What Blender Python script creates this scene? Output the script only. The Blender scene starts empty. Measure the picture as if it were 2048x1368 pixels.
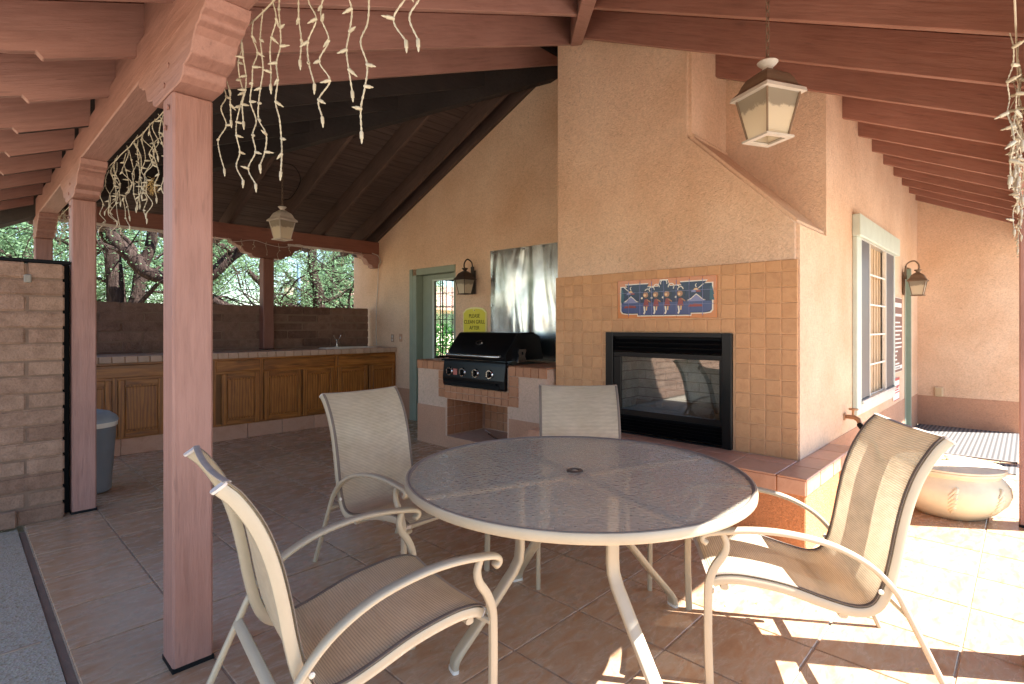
import bpy, bmesh, math, random
from mathutils import Vector, Matrix, Quaternion, noise
random.seed(7)
R = math.radians
scene = bpy.context.scene
C = scene.collection

# ------------------------------------------------------------------ camera, sky, sun, exposure
cam_d = bpy.data.cameras.new('camera'); cam = bpy.data.objects.new('camera', cam_d); C.objects.link(cam)
cam.location = (0, 0, 1.35); cam.rotation_euler = (R(90), 0, R(43.83 - 90))
cam_d.sensor_width = 36; cam_d.lens = 1075 / 2048 * 36; cam_d.shift_y = -32 / 2048
cam_d.clip_start = .02; cam_d.clip_end = 2000
scene.camera = cam
SUN_AZ = (.574, -.819); SUN_EL = 50.6
w = bpy.data.worlds.new('World'); scene.world = w; w.use_nodes = True
nt = w.node_tree; nt.nodes.clear()
sky = nt.nodes.new('ShaderNodeTexSky'); sky.sky_type = 'NISHITA'; sky.sun_disc = False
sky.sun_elevation = R(SUN_EL); sky.sun_rotation = math.atan2(SUN_AZ[0], SUN_AZ[1])
sky.air_density = 1.0; sky.dust_density = .3; sky.ozone_density = 2.0
bg = nt.nodes.new('ShaderNodeBackground'); bg.inputs[1].default_value = .085
wo = nt.nodes.new('ShaderNodeOutputWorld')
nt.links.new(sky.outputs[0], bg.inputs[0]); nt.links.new(bg.outputs[0], wo.inputs[0])
sd = bpy.data.lights.new('sun', 'SUN'); sd.energy = 5.0; sd.angle = R(.5); sd.color = (1, .98, .95)
sun = bpy.data.objects.new('sun', sd); C.objects.link(sun)
ce = math.cos(R(SUN_EL)); sv = Vector((SUN_AZ[0] * ce, SUN_AZ[1] * ce, math.sin(R(SUN_EL))))
sun.rotation_euler = sv.to_track_quat('Z', 'Y').to_euler(); sun.location = sv * 30
vs = scene.view_settings
vs.view_transform = 'Standard'; vs.look = 'None'; vs.gamma = 1; vs.use_curve_mapping = False
vs.exposure = 2.32
cy = scene.cycles
cy.max_bounces = 10; cy.diffuse_bounces = 6; cy.glossy_bounces = 4; cy.transmission_bounces = 8; cy.transparent_max_bounces = 16
cy.use_denoising = True; cy.sample_clamp_indirect = 6; cy.caustics_reflective = False; cy.caustics_refractive = False

# ------------------------------------------------------------------ materials
def lin(h):
    h = h.lstrip('#'); o = []
    for i in (0, 2, 4):
        c = int(h[i:i + 2], 16) / 255
        o.append(c / 12.92 if c <= .04045 else ((c + .055) / 1.055) ** 2.4)
    return (*o, 1)
class M:
    """small node-graph helper"""
    def __init__(s, name):
        s.m = bpy.data.materials.new(name); s.m.use_nodes = True; s.t = s.m.node_tree
        s.b = s.t.nodes['Principled BSDF']; s.out = s.t.nodes['Material Output']
    def n(s, typ, **k):
        x = s.t.nodes.new('ShaderNode' + typ)
        for a, b in k.items(): setattr(x, a, b)
        return x
    def l(s, a, b): s.t.links.new(a, b)
    def set(s, **k):
        names = dict(col='Base Color', rough='Roughness', metal='Metallic', spec='Specular IOR Level', trans='Transmission Weight', ior='IOR', alpha='Alpha', coat='Coat Weight')
        for a, b in k.items(): s.b.inputs[names[a]].default_value = b
        return s
    rot = None
    def coord(s, scale=(1, 1, 1), rand=False, kind='Object'):
        tc = s.n('TexCoord'); mp = s.n('Mapping'); mp.inputs['Scale'].default_value = scale
        if s.rot:                                            # grain follows the slope of the timber
            m0 = s.n('Mapping'); m0.inputs['Rotation'].default_value = s.rot; s.l(tc.outputs[kind], m0.inputs['Vector']); s.l(m0.outputs[0], mp.inputs['Vector'])
        else: s.l(tc.outputs[kind], mp.inputs['Vector'])
        if rand:
            oi = s.n('ObjectInfo'); mu = s.n('VectorMath', operation='SCALE'); mu.inputs[0].default_value = (37, 53, 71)
            s.l(oi.outputs['Random'], mu.inputs['Scale']); s.l(mu.outputs[0], mp.inputs['Location'])
        return mp.outputs[0]
    def noise(s, vec, scale, detail=3, rough=.55, dist=0):
        x = s.n('TexNoise'); x.inputs['Scale'].default_value = scale; x.inputs['Detail'].default_value = detail
        x.inputs['Roughness'].default_value = rough; x.inputs['Distortion'].default_value = dist
        s.l(vec, x.inputs['Vector']); return x.outputs['Fac']
    def ramp(s, fac, stops):
        x = s.n('ValToRGB'); e = x.color_ramp.elements
        e[0].position, e[0].color = stops[0]; e[1].position, e[1].color = stops[-1]
        for p, c in stops[1:-1]:
            k = e.new(p); k.color = c
        s.l(fac, x.inputs[0]); return x.outputs[0]
    def mix(s, fac, a, b, mode='MIX'):
        x = s.n('Mix', data_type='RGBA', blend_type=mode)
        for sock, v in ((x.inputs['Factor'], fac), (x.inputs['A'], a), (x.inputs['B'], b)):
            pass
        for sock, v in ((x.inputs[0], fac), (x.inputs[6], a), (x.inputs[7], b)):
            if hasattr(v, 'links'): s.l(v, sock)
            else: sock.default_value = v
        return x.outputs[2]
    def bump(s, h, strength=.3, dist=.01, prev=None):
        x = s.n('Bump'); x.inputs['Strength'].default_value = strength; x.inputs['Distance'].default_value = dist
        s.l(h, x.inputs['Height'])
        if prev: s.l(prev, x.inputs['Normal'])
        s.l(x.outputs[0], s.b.inputs['Normal']); return x.outputs[0]
    def col(s, sock): s.l(sock, s.b.inputs['Base Color'])
    def rgh(s, sock): s.l(sock, s.b.inputs['Roughness'])
def plain(name, h, rough=.5, metal=0, var=.12, bscale=60, bstr=.1, **k):
    m = M(name); c = lin(h); m.set(rough=rough, metal=metal, **k)
    v = m.coord(); n = m.noise(v, 9, 4)
    d = tuple(x * (1 - var) for x in c[:3]) + (1,); u = tuple(min(1, x * (1 + var)) for x in c[:3]) + (1,)
    m.col(m.ramp(n, [(.3, d), (.7, u)]))
    m.bump(m.noise(v, bscale, 2), bstr, .004)
    return m.m
def stucco(name, h, h2):
    m = M(name); v = m.coord(); m.set(rough=.92, spec=.2)
    big = m.noise(v, 1.3, 4); fine = m.noise(v, 55, 4, .6)
    c = m.mix(m.ramp(big, [(.35, (0, 0, 0, 1)), (.7, (1, 1, 1, 1))]), lin(h), lin(h2))
    c = m.mix(.25, c, m.ramp(fine, [(.3, (.35, .35, .35, 1)), (.6, (1, 1, 1, 1))]), 'MULTIPLY')
    sp_ = m.noise(v, 26, 4, .7); pt_ = m.noise(m.coord((1, 1, .5)), .9, 3)
    msk = m.mix(1, m.ramp(sp_, [(.56, (0, 0, 0, 1)), (.7, (.5, .5, .5, 1))]), m.ramp(pt_, [(.45, (0, 0, 0, 1)), (.65, (1, 1, 1, 1))]), 'MULTIPLY')
    c = m.mix(msk, c, tuple(x * .45 for x in lin(h)[:3]) + (1,))      # weathered speckle patches
    m.col(c)
    b0 = m.bump(m.noise(m.coord((1, 1, .6)), 7, 3, .5, .8), .22, .05); b = m.bump(m.noise(v, 62, 3, .55, 1.2), .85, .012, b0)
    m.bump(m.noise(v, 170, 2), .4, .004, b)
    return m.m
def paintwood(name, h, h2, dirt=.38, rough=.5, axis='x', rot=None):
    m = M(name); m.rot = rot; m.set(rough=rough, spec=.35)
    sc = {'x': (1.2, 14, 14), 'y': (14, 1.2, 14), 'z': (14, 14, 1.2)}[axis]
    v = m.coord(sc, rand=True); v1 = m.coord((1, 1, 1), rand=True)
    g = m.noise(v, 3, 5, .65); big = m.noise(v1, 2.2, 4)
    c = m.mix(m.ramp(big, [(.3, (0, 0, 0, 1)), (.75, (1, 1, 1, 1))]), lin(h), lin(h2))
    c = m.mix(dirt, c, m.ramp(g, [(.3, (.45, .4, .38, 1)), (.55, (1, 1, 1, 1))]), 'MULTIPLY')
    kn = m.n('TexVoronoi'); kn.inputs['Scale'].default_value = 1.1
    kv = m.coord({'x': (1, 3.2, 3.2), 'y': (3.2, 1, 3.2), 'z': (3.2, 3.2, 1)}[axis], rand=True); m.l(kv, kn.inputs['Vector'])
    c = m.mix(m.ramp(kn.outputs['Distance'], [(.03, (.5, .5, .5, 1)), (.075, (0, 0, 0, 1))]), c, tuple(x * .45 for x in lin(h)[:3]) + (1,))
    sc2 = m.noise(m.coord({'x': (2, 22, 22), 'y': (22, 2, 22), 'z': (22, 22, 2)}[axis], rand=True), 2.4, 2, .4)
    c = m.mix(m.ramp(sc2, [(.70, (0, 0, 0, 1)), (.76, (.55, .55, .55, 1))]), c, tuple(x * .5 for x in lin(h)[:3]) + (1,))
    m.col(c)
    m.bump(g, .75, .007)
    return m.m
def oak(name, axis='x'):
    m = M(name); m.set(rough=.38, spec=.45)
    sc = {'x': (1.0, 9, 9), 'z': (9, 9, 1.0)}[axis]
    v = m.coord(sc, rand=True)
    n = m.noise(v, 2.2, 3, .5, 1.8)
    wv = m.n('TexWave', wave_type='BANDS', bands_direction='Y' if axis == 'x' else 'X'); wv.inputs['Scale'].default_value = 1.1
    wv.inputs['Distortion'].default_value = 9; wv.inputs['Detail'].default_value = 3; m.l(v, wv.inputs['Vector'])
    fine = m.noise(m.coord({'x': (3, 90, 90), 'z': (90, 90, 3)}[axis], rand=True), 2, 3)
    c = m.ramp(wv.outputs['Fac'], [(.05, lin('#6b3a12')), (.4, lin('#9a5a22')), (.9, lin('#b5722f'))])
    c = m.mix(.5, c, m.ramp(n, [(.3, lin('#7a4618')), (.7, lin('#bd7d3a'))]))
    c = m.mix(.45, c, m.ramp(fine, [(.35, (.4, .36, .3, 1)), (.55, (1, 1, 1, 1))]), 'MULTIPLY')
    m.col(c); m.bump(fine, .2, .002); return m.m
def tilemat(name, stops, rough=.35, scale=9, streak=False, spec=.45):
    m = M(name); m.set(spec=spec)
    v = m.coord((1.6, 4.2, 1) if streak else (1, 1, 1), rand=True)
    oi = m.n('ObjectInfo')
    n = m.noise(v, scale, 5, .62, .5)
    c = m.ramp(n, [(p, lin(h)) for p, h in stops])
    hv = m.n('HueSaturation'); m.l(c, hv.inputs['Color'])
    mr = m.n('MapRange'); mr.inputs[3].default_value = .9; mr.inputs[4].default_value = 1.08; m.l(oi.outputs['Random'], mr.inputs[0]); m.l(mr.outputs[0], hv.inputs['Value'])
    fl = m.noise(m.coord(rand=True), 70, 2)
    m.col(m.mix(.1, hv.outputs[0], m.ramp(fl, [(.33, (.5, .45, .4, 1)), (.45, (1, 1, 1, 1))]), 'MULTIPLY'))
    mr2 = m.n('MapRange'); mr2.inputs[3].default_value = rough - .08; mr2.inputs[4].default_value = rough + .18; m.l(n, mr2.inputs[0]); m.rgh(mr2.outputs[0])
    m.bump(n, .12, .004); return m.m
def brickmat(name, a, b, c):
    m = M(name); m.set(rough=.95, spec=.15)
    oi = m.n('ObjectInfo'); v = m.coord(rand=True)
    base = m.ramp(oi.outputs['Random'], [(0, lin(a)), (.5, lin(b)), (1, lin(c))])
    n = m.noise(v, 12, 5, .65); f = m.noise(v, 85, 3)
    col = m.mix(.55, base, m.ramp(n, [(.28, (.42, .38, .35, 1)), (.62, (1, 1, 1, 1))]), 'MULTIPLY')
    m.col(m.mix(.3, col, m.ramp(f, [(.3, (.4, .4, .4, 1)), (.55, (1, 1, 1, 1))]), 'MULTIPLY'))
    bb = m.bump(n, .6, .02); m.bump(f, .5, .006, bb); return m.m
STUCCO = stucco('stucco_peach', '#e9cbb0', '#d9b495')
DADO = stucco('stucco_terracotta', '#c49a80', '#b98c72')
ISLAND_ST = stucco('stucco_island', '#d6b9a4', '#ccad97')
PINK = {a: paintwood('painted_wood_' + a, '#a0786d', '#926b60', axis=a) for a in 'xyz'}
RED = {'y': paintwood('painted_rafter_front', '#9c7062', '#8d6253', axis='y', rot=(-math.atan(.46), 0, 0))}
RAFTL = paintwood('painted_rafter_side', '#a0786d', '#926b60', axis='x', rot=(0, math.atan(.395), 0))
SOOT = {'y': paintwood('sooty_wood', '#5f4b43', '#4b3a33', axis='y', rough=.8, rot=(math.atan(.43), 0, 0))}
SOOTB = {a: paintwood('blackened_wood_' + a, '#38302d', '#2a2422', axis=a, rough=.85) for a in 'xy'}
DECK = paintwood('roof_deck', '#8e5443', '#7d4737', axis='x')
OAKX, OAKZ = oak('oak_across', 'x'), oak('oak_upright', 'z')
FLOOR = tilemat('floor_tile', [(.2, '#9d7759'), (.4, '#b08968'), (.55, '#b69b80'), (.68, '#ae8465'), (.85, '#a27a5b')], .21, 5, True)
WALLTILE = tilemat('hearth_wall_tile', [(.25, '#b58358'), (.5, '#c8986c'), (.75, '#be8c60')], .45, 11)
BENCHTILE = tilemat('bench_tile', [(.25, '#b58468'), (.5, '#c79a80'), (.75, '#bb8b70')], .32, 7)
COUNTERTILE = tilemat('counter_tile', [(.25, '#a58772'), (.5, '#b99a86'), (.75, '#ad8e79')], .4, 10)
NICHETILE = tilemat('niche_tile', [(.25, '#9a6748'), (.5, '#b27d5b'), (.75, '#a47050')], .5, 10)
GROUT = plain('grout', '#a88467', .95, bscale=120, bstr=.3)
GROUTD = plain('floor_grout', '#a28b76', .95, bscale=120, bstr=.3)
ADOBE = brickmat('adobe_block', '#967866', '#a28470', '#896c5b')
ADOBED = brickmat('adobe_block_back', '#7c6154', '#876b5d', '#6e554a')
MORTAR = plain('adobe_mortar', '#7a6353', 1, bscale=70, bstr=.5)
FRAME = plain('cream_paint', '#b3a68f', .32, var=.05, bscale=200, bstr=.05)
BLACK = plain('black_enamel', '#0b0b0d', .3, var=.1, bscale=120, bstr=.03, spec=.28)
BLACKM = plain('black_matte', '#0e0e10', .7, spec=.2)
STEEL = plain('bright_steel', '#c4c4c4', .22, 1)
BRASS = plain('old_brass', '#a87e5c', .5, .5)
BRONZE = plain('weathered_bronze', '#7a6552', .6, .25, bscale=90, bstr=.3)
PEWTER = plain('bleached_metal', '#c2b9ae', .65, .1, bscale=90, bstr=.3)
SAGE = plain('sage_paint', '#c0ccc2', .5, var=.05)
SAGED = plain('sage_door_paint', '#8f9a8a', .5, var=.05)
WHITEP = plain('white_plastic', '#e3ddd2', .45, var=.04)
IVORY = plain('ivory_wire', '#b3ab96', .5, var=.06)
DRYGRASS = plain('dry_straw', '#b79a62', .9)
PALE = plain('pale_trim', '#c9c0b8', .6)
ALU = plain('aluminium', '#cfcdca', .35, .7)
CAN = plain('can_plastic', '#74797f', .5, var=.05)
POT = plain('pot_ceramic', '#e0d6b8', .55, var=.09, bscale=25, bstr=.12)
HOSE = plain('green_hose', '#3c8a6c', .45)
CONC = plain('concrete', '#c3b6a6', .9, var=.08, bscale=80, bstr=.3)
def simple(name, h, rough=.5, **k):
    m = M(name); m.set(col=lin(h), rough=rough, **k); return m.m
# exposed aggregate
m = M('aggregate'); v = m.coord(); vo = m.n('TexVoronoi'); vo.inputs['Scale'].default_value = 110; m.l(v, vo.inputs['Vector'])
hs = m.n('HueSaturation'); hs.inputs['Saturation'].default_value = .15; hs.inputs['Value'].default_value = .5; m.l(vo.outputs['Color'], hs.inputs['Color'])
m.col(m.mix(.6, hs.outputs[0], lin('#a89470'))); m.set(rough=.9); m.bump(vo.outputs['Distance'], .5, .004); AGG = m.m
# desert ground
m = M('desert_ground'); v = m.coord(); n1 = m.noise(v, .35, 5); n2 = m.noise(v, 25, 3)
c = m.ramp(n1, [(.3, lin('#9a8466')), (.55, lin('#b59c7d')), (.75, lin('#7f7f58'))]); m.col(m.mix(.4, c, m.ramp(n2, [(.3, (.5, .5, .5, 1)), (.6, (1, 1, 1, 1))]), 'MULTIPLY')); m.set(rough=1); m.bump(n2, .5, .03); GROUND = m.m
# steel sheet with dents
m = M('dented_sheet'); v = m.coord((1, 1.5, .4)); n = m.noise(v, 1.9, 2, .4, .9); n2 = m.noise(m.coord((1, 60, 2)), 3, 2); n3 = m.noise(m.coord(), 6, 5)
m.set(metal=1, spec=.5); m.col(m.ramp(n3, [(.3, lin('#c2c0bd')), (.7, lin('#e6e4e0'))])); mr = m.n('MapRange'); mr.inputs[3].default_value = .17; mr.inputs[4].default_value = .32; m.l(n3, mr.inputs[0]); m.rgh(mr.outputs[0])
b = m.bump(n, .33, .10); m.bump(n2, .1, .002, b); SHEET = m.m
# sling mesh
def slingmat():
    m = M('sling_mesh'); tc = m.n('TexCoord'); sx = m.n('SeparateXYZ'); m.l(tc.outputs['UV'], sx.inputs[0])
    def band(sock, per, lo):
        a = m.n('Math', operation='MULTIPLY'); a.inputs[1].default_value = 2 * math.pi / per; m.l(sock, a.inputs[0])
        s_ = m.n('Math', operation='SINE'); m.l(a.outputs[0], s_.inputs[0])
        r = m.n('MapRange'); r.inputs[1].default_value = -1; r.inputs[2].default_value = 1; r.inputs[3].default_value = lo; r.inputs[4].default_value = 1; m.l(s_.outputs[0], r.inputs[0]); return r.outputs[0]
    hor = band(sx.outputs['Y'], .0085, 0); ver = band(sx.outputs['X'], .0052, .3)
    n = m.noise(m.coord(), 7, 4); n2 = m.noise(m.coord((60, 4, 4)), 4, 2)
    c = m.ramp(n, [(.3, lin('#dfd2b8')), (.7, lin('#ebdfc8'))])
    c = m.mix(.4, c, m.ramp(hor, [(.0, (.42, .36, .3, 1)), (.4, (1, 1, 1, 1))]), 'MULTIPLY')
    c = m.mix(.25, c, m.ramp(n2, [(.35, (.6, .57, .54, 1)), (.6, (1, 1, 1, 1))]), 'MULTIPLY')
    m.col(c); m.set(rough=.6, spec=.3); m.bump(hor, .4, .002)
    tl = m.n('BsdfTranslucent'); m.l(c, tl.inputs[0]); tr = m.n('BsdfTransparent')
    m1 = m.n('MixShader'); m1.inputs[0].default_value = .42; m.l(m.b.outputs[0], m1.inputs[1]); m.l(tl.outputs[0], m1.inputs[2])
    mm = m.n('Math', operation='MULTIPLY'); m.l(hor, mm.inputs[0]); m.l(ver, mm.inputs[1])
    f = m.n('MapRange'); f.inputs[3].default_value = .26; f.inputs[4].default_value = 0.02; m.l(mm.outputs[0], f.inputs[0])
    m2 = m.n('MixShader'); m.l(f.outputs[0], m2.inputs[0]); m.l(m1.outputs[0], m2.inputs[1]); m.l(tr.outputs[0], m2.inputs[2])
    m.l(m2.outputs[0], m.out.inputs[0]); return m.m
SLING = slingmat()
BINDING = plain('sling_binding', '#74675c', .8)
# pebbled table glass
m = M('pebbled_glass'); v = m.coord(); vo = m.n('TexVoronoi', feature='SMOOTH_F1'); vo.inputs['Scale'].default_value = 58; m.l(v, vo.inputs['Vector'])
m.set(col=lin('#bdb7a4'), rough=.13, ior=1.5, spec=.9); m.bump(vo.outputs['Distance'], .65, .006)
tr = m.n('BsdfTransparent'); mx = m.n('MixShader'); mx.inputs[0].default_value = .36; m.l(m.b.outputs[0], mx.inputs[1]); m.l(tr.outputs[0], mx.inputs[2]); m.l(mx.outputs[0], m.out.inputs[0]); TABLEGLASS = m.m
m = M('frosted_pane'); m.set(col=lin('#efe6d2'), rough=.4); v = m.coord(); n = m.noise(v, 14, 5, .7)
tc = m.n('TexCoord'); sx_ = m.n('SeparateXYZ'); m.l(tc.outputs['Generated'], sx_.inputs[0])
g_ = m.n('Math', operation='MULTIPLY_ADD'); g_.inputs[1].default_value = .6; m.l(n, g_.inputs[0]); m.l(sx_.outputs['Z'], g_.inputs[2])
c = m.ramp(g_.outputs[0], [(.0, lin('#efe6d2')), (.92, lin('#ece2cd')), (1.0, lin('#b3a998'))]); m.col(c)      # dust caked on the upper glass
tl = m.n('BsdfTranslucent'); m.l(c, tl.inputs[0]); mx = m.n('MixShader'); mx.inputs[0].default_value = .45; m.l(m.b.outputs[0], mx.inputs[1]); m.l(tl.outputs[0], mx.inputs[2]); tr = m.n('BsdfTransparent'); mx2 = m.n('MixShader'); mx2.inputs[0].default_value = .22; m.l(mx.outputs[0], mx2.inputs[1]); m.l(tr.outputs[0], mx2.inputs[2]); m.l(mx2.outputs[0], m.out.inputs[0]); FROST = m.m
def glassmat(name, r0, tint, rough=.02):
    m = M(name); gl = m.n('BsdfGlossy'); gl.inputs['Roughness'].default_value = rough; tr = m.n('BsdfTransparent'); tr.inputs[0].default_value = tint
    lw = m.n('LayerWeight'); pw = m.n('Math', operation='POWER'); pw.inputs[1].default_value = 5; m.l(lw.outputs['Facing'], pw.inputs[0])
    mr = m.n('MapRange'); mr.inputs[3].default_value = r0; mr.inputs[4].default_value = 1; m.l(pw.outputs[0], mr.inputs[0])
    mx = m.n('MixShader'); m.l(mr.outputs[0], mx.inputs[0]); m.l(tr.outputs[0], mx.inputs[1]); m.l(gl.outputs[0], mx.inputs[2]); m.l(mx.outputs[0], m.out.inputs[0]); return m.m
GLASS = glassmat('clear_glass', .03, (.95, .97, .96, 1)); FIREGLASS = glassmat('fire_glass', .2, (.8, .84, .84, 1), .03)
m = M('tinted_screen'); m.set(col=lin('#4a4a50'), rough=.35, spec=.5); v = m.coord((900, 1, 900)); SCREEN = m.m
m = M('thin_glass'); gl = m.n('BsdfGlossy'); gl.inputs['Roughness'].default_value = .05; tr = m.n('BsdfTransparent'); mx = m.n('MixShader'); mx.inputs[0].default_value = .06; m.l(tr.outputs[0], mx.inputs[1]); m.l(gl.outputs[0], mx.inputs[2]); m.l(mx.outputs[0], m.out.inputs[0]); THIN = m.m
# leaves, bark
def leafmat(name, a, b, c):
    m = M(name); n = m.noise(m.coord(), 1.1, 3); n2 = m.noise(m.coord(), 14, 2)
    col = m.mix(.5, m.ramp(n, [(.3, lin(a)), (.55, lin(b)), (.75, lin(c))]), m.ramp(n2, [(.3, lin(a)), (.7, lin(c))]))
    m.col(col); m.set(rough=.6, spec=.25)
    tl = m.n('BsdfTranslucent'); m.l(col, tl.inputs[0]); mx = m.n('MixShader'); mx.inputs[0].default_value = .4
    m.l(m.b.outputs[0], mx.inputs[1]); m.l(tl.outputs[0], mx.inputs[2]); m.l(mx.outputs[0], m.out.inputs[0]); return m.m
LEAF = leafmat('mesquite_leaf', '#4f6c4c', '#68875f', '#86a37c')
LEAF2 = leafmat('hedge_leaf', '#2f5a2c', '#457a3c', '#5f9450')
m = M('mesquite_bark'); v = m.coord((6, 6, 1.5)); n = m.noise(v, 4, 5, .7, .6); m.col(m.ramp(n, [(.3, lin('#1d1715')), (.55, lin('#3c302b')), (.75, lin('#675850'))])); m.set(rough=1, spec=.1); m.bump(n, .9, .05); BARK = m.m

# ------------------------------------------------------------------ mesh helpers
def cr(pts, n=6):
    """catmull-rom through the points"""
    P = [Vector(p) for p in pts]; P = [P[0] * 2 - P[1]] + P + [P[-1] * 2 - P[-2]]; o = []
    for i in range(1, len(P) - 2):
        a, b, c, d = P[i - 1:i + 3]
        for k in range(n):
            t = k / n
            o.append(.5 * ((2 * b) + (c - a) * t + (2 * a - 5 * b + 4 * c - d) * t * t + (3 * b - a - 3 * c + d) * t ** 3))
    o.append(P[-2]); return o
class MB:
    def __init__(s): s.v = []; s.f = []; s.uv = {}
    def add(s, vs, fs):
        o = len(s.v); s.v += [tuple(x) for x in vs]; s.f += [tuple(i + o for i in f) for f in fs]; return s
    def box(s, x0, x1, y0, y1, z0, z1):
        return s.add([(x, y, z) for z in (z0, z1) for x, y in ((x0, y0), (x1, y0), (x1, y1), (x0, y1))],
                     [(3, 2, 1, 0), (4, 5, 6, 7), (0, 1, 5, 4), (1, 2, 6, 5), (2, 3, 7, 6), (3, 0, 4, 7)])
    def obox(s, c, size, rot):
        m = MB().box(*[q for d in size for q in (-d / 2, d / 2)]); return s.add([rot @ Vector(p) + Vector(c) for p in m.v], m.f)
    def prism(s, poly, ax, a, b):
        n = len(poly); f = {'x': lambda p, q: (q, p[0], p[1]), 'y': lambda p, q: (p[0], q, p[1]), 'z': lambda p, q: (p[0], p[1], q)}[ax]
        return s.add([f(p, a) for p in poly] + [f(p, b) for p in poly],
                     [tuple(range(n))[::-1], tuple(range(n, 2 * n))] + [(i, (i + 1) % n, n + (i + 1) % n, n + i) for i in range(n)])
    def sweep(s, path, side, wd, ht, seg=10, ends=True, p=2.6):
        """rounded-rectangle bar along a path; side is the fixed width direction"""
        P = [Vector(q) for q in path]; side = Vector(side).normalized(); n = len(P); vs = []
        ws = wd if isinstance(wd, (list, tuple)) else [wd] * n; hs = ht if isinstance(ht, (list, tuple)) else [ht] * n
        for i, q in enumerate(P):
            t = (P[min(i + 1, n - 1)] - P[max(i - 1, 0)]).normalized(); nn = t.cross(side)
            if nn.length < 1e-4: nn = Vector((0, 0, 1))
            nn.normalize(); sd_ = nn.cross(t).normalized()
            for k in range(seg):
                a = 2 * math.pi * (k + .5) / seg; cc, ss = math.cos(a), math.sin(a)
                x = math.copysign(abs(cc) ** (2 / p), cc) * ws[i] / 2; y = math.copysign(abs(ss) ** (2 / p), ss) * hs[i] / 2
                vs.append(q + sd_ * x + nn * y)
        fs = [(i * seg + k, i * seg + (k + 1) % seg, (i + 1) * seg + (k + 1) % seg, (i + 1) * seg + k) for i in range(n - 1) for k in range(seg)]
        if ends: fs += [tuple(range(seg))[::-1], tuple((n - 1) * seg + k for k in range(seg))]
        return s.add(vs, fs)
    def tube(s, path, r, seg=6):
        P = [Vector(q) for q in path]; n = len(P); rs = r if isinstance(r, (list, tuple)) else [r] * n; vs = []; u = None
        for i, q in enumerate(P):
            t = (P[min(i + 1, n - 1)] - P[max(i - 1, 0)]).normalized()
            if u is None: u = t.orthogonal().normalized()
            u = (u - t * u.dot(t)); u = u.normalized() if u.length > 1e-5 else t.orthogonal().normalized(); vv = t.cross(u)
            for k in range(seg):
                a = 2 * math.pi * k / seg; vs.append(q + (u * math.cos(a) + vv * math.sin(a)) * rs[i])
        fs = [(i * seg + k, i * seg + (k + 1) % seg, (i + 1) * seg + (k + 1) % seg, (i + 1) * seg + k) for i in range(n - 1) for k in range(seg)]
        return s.add(vs, fs + [tuple(range(seg))[::-1], tuple((n - 1) * seg + k for k in range(seg))])
    def lathe(s, prof, c=(0, 0, 0), seg=24, wob=None, ring=False):
        n = len(prof); vs = []
        for r, z in prof:
            for k in range(seg):
                a = 2 * math.pi * k / seg; rr = r * (wob(a, z) if wob else 1)
                vs.append((c[0] + rr * math.cos(a), c[1] + rr * math.sin(a), c[2] + z))
        fs = [(i * seg + k, i * seg + (k + 1) % seg, (i + 1) * seg + (k + 1) % seg, (i + 1) * seg + k) for i in range(n - 1) for k in range(seg)]
        if ring: return s.add(vs, fs + [((n - 1) * seg + k, (n - 1) * seg + (k + 1) % seg, (k + 1) % seg, k) for k in range(seg)])
        return s.add(vs, fs + [tuple(range(seg))[::-1], tuple((n - 1) * seg + k for k in range(seg))])
    def frustum(s, a, b, c, z0, z1):
        """square frustum, half sizes a (bottom) and b (top)"""
        return s.add([(c[0] + x * h, c[1] + y * h, c[2] + z) for z, h in ((z0, a), (z1, b)) for x, y in ((-1, -1), (1, -1), (1, 1), (-1, 1))],
                     [(3, 2, 1, 0), (4, 5, 6, 7), (0, 1, 5, 4), (1, 2, 6, 5), (2, 3, 7, 6), (3, 0, 4, 7)])
    def mesh(s, name, mat, off=(0, 0, 0), bevel=0, smooth=0, seg=1, bx=None):
        me = bpy.data.meshes.new(name)
        me.from_pydata([(a - off[0], b - off[1], c - off[2]) for a, b, c in s.v], [], s.f)
        bm = bmesh.new(); bm.from_mesh(me)
        bmesh.ops.recalc_face_normals(bm, faces=bm.faces)
        if bevel:
            es = [e for e in bm.edges if len(e.link_faces) == 2 and e.calc_face_angle(0) > .6 and (bx is None or min(q.co.x for q in e.verts) < bx)]
            bmesh.ops.bevel(bm, geom=es, offset=bevel, segments=seg, affect='EDGES', clamp_overlap=True)
        bm.to_mesh(me); bm.free()
        if smooth:
            me.polygons.foreach_set('use_smooth', [True] * len(me.polygons)); me.set_sharp_from_angle(angle=R(smooth))
        me.materials.append(mat); return me
    def build(s, name, mat, parent=None, off=None, bevel=0, smooth=0, seg=1, world=True, bx=None):
        if off is None: off = parent_base(parent) if (parent is not None and world) else (0, 0, 0)
        return link(name, s.mesh(name, mat, off, bevel, smooth, seg, bx), parent)
def parent_base(p):
    o = Vector((0, 0, 0))
    while p is not None: o += p.location; p = p.parent
    return tuple(o)
def link(name, me, parent=None, loc=(0, 0, 0)):
    o = bpy.data.objects.new(name, me); C.objects.link(o); o.location = loc
    if parent is not None: o.parent = parent
    return o
def tag(o, label=None, cat=None, group=None, kind=None):
    if label: o['label'] = label
    if cat: o['category'] = cat
    if group: o['group'] = group
    if kind: o['kind'] = kind
    return o
def thing(name, label, cat, loc=(0, 0, 0), rz=0, group=None):
    o = bpy.data.objects.new(name, None); C.objects.link(o); o.location = loc; o.rotation_euler = (0, 0, rz); o.empty_display_size = .05
    return tag(o, label, cat, group)
def struct(name, mb, mat, **k): return tag(mb.build(name, mat, **k), kind='structure')
def copy_tree(o, parent=None):
    c = o.copy(); C.objects.link(c)
    if parent is not None: c.parent = parent
    for ch in list(o.children): copy_tree(ch, c)
    return c
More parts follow.
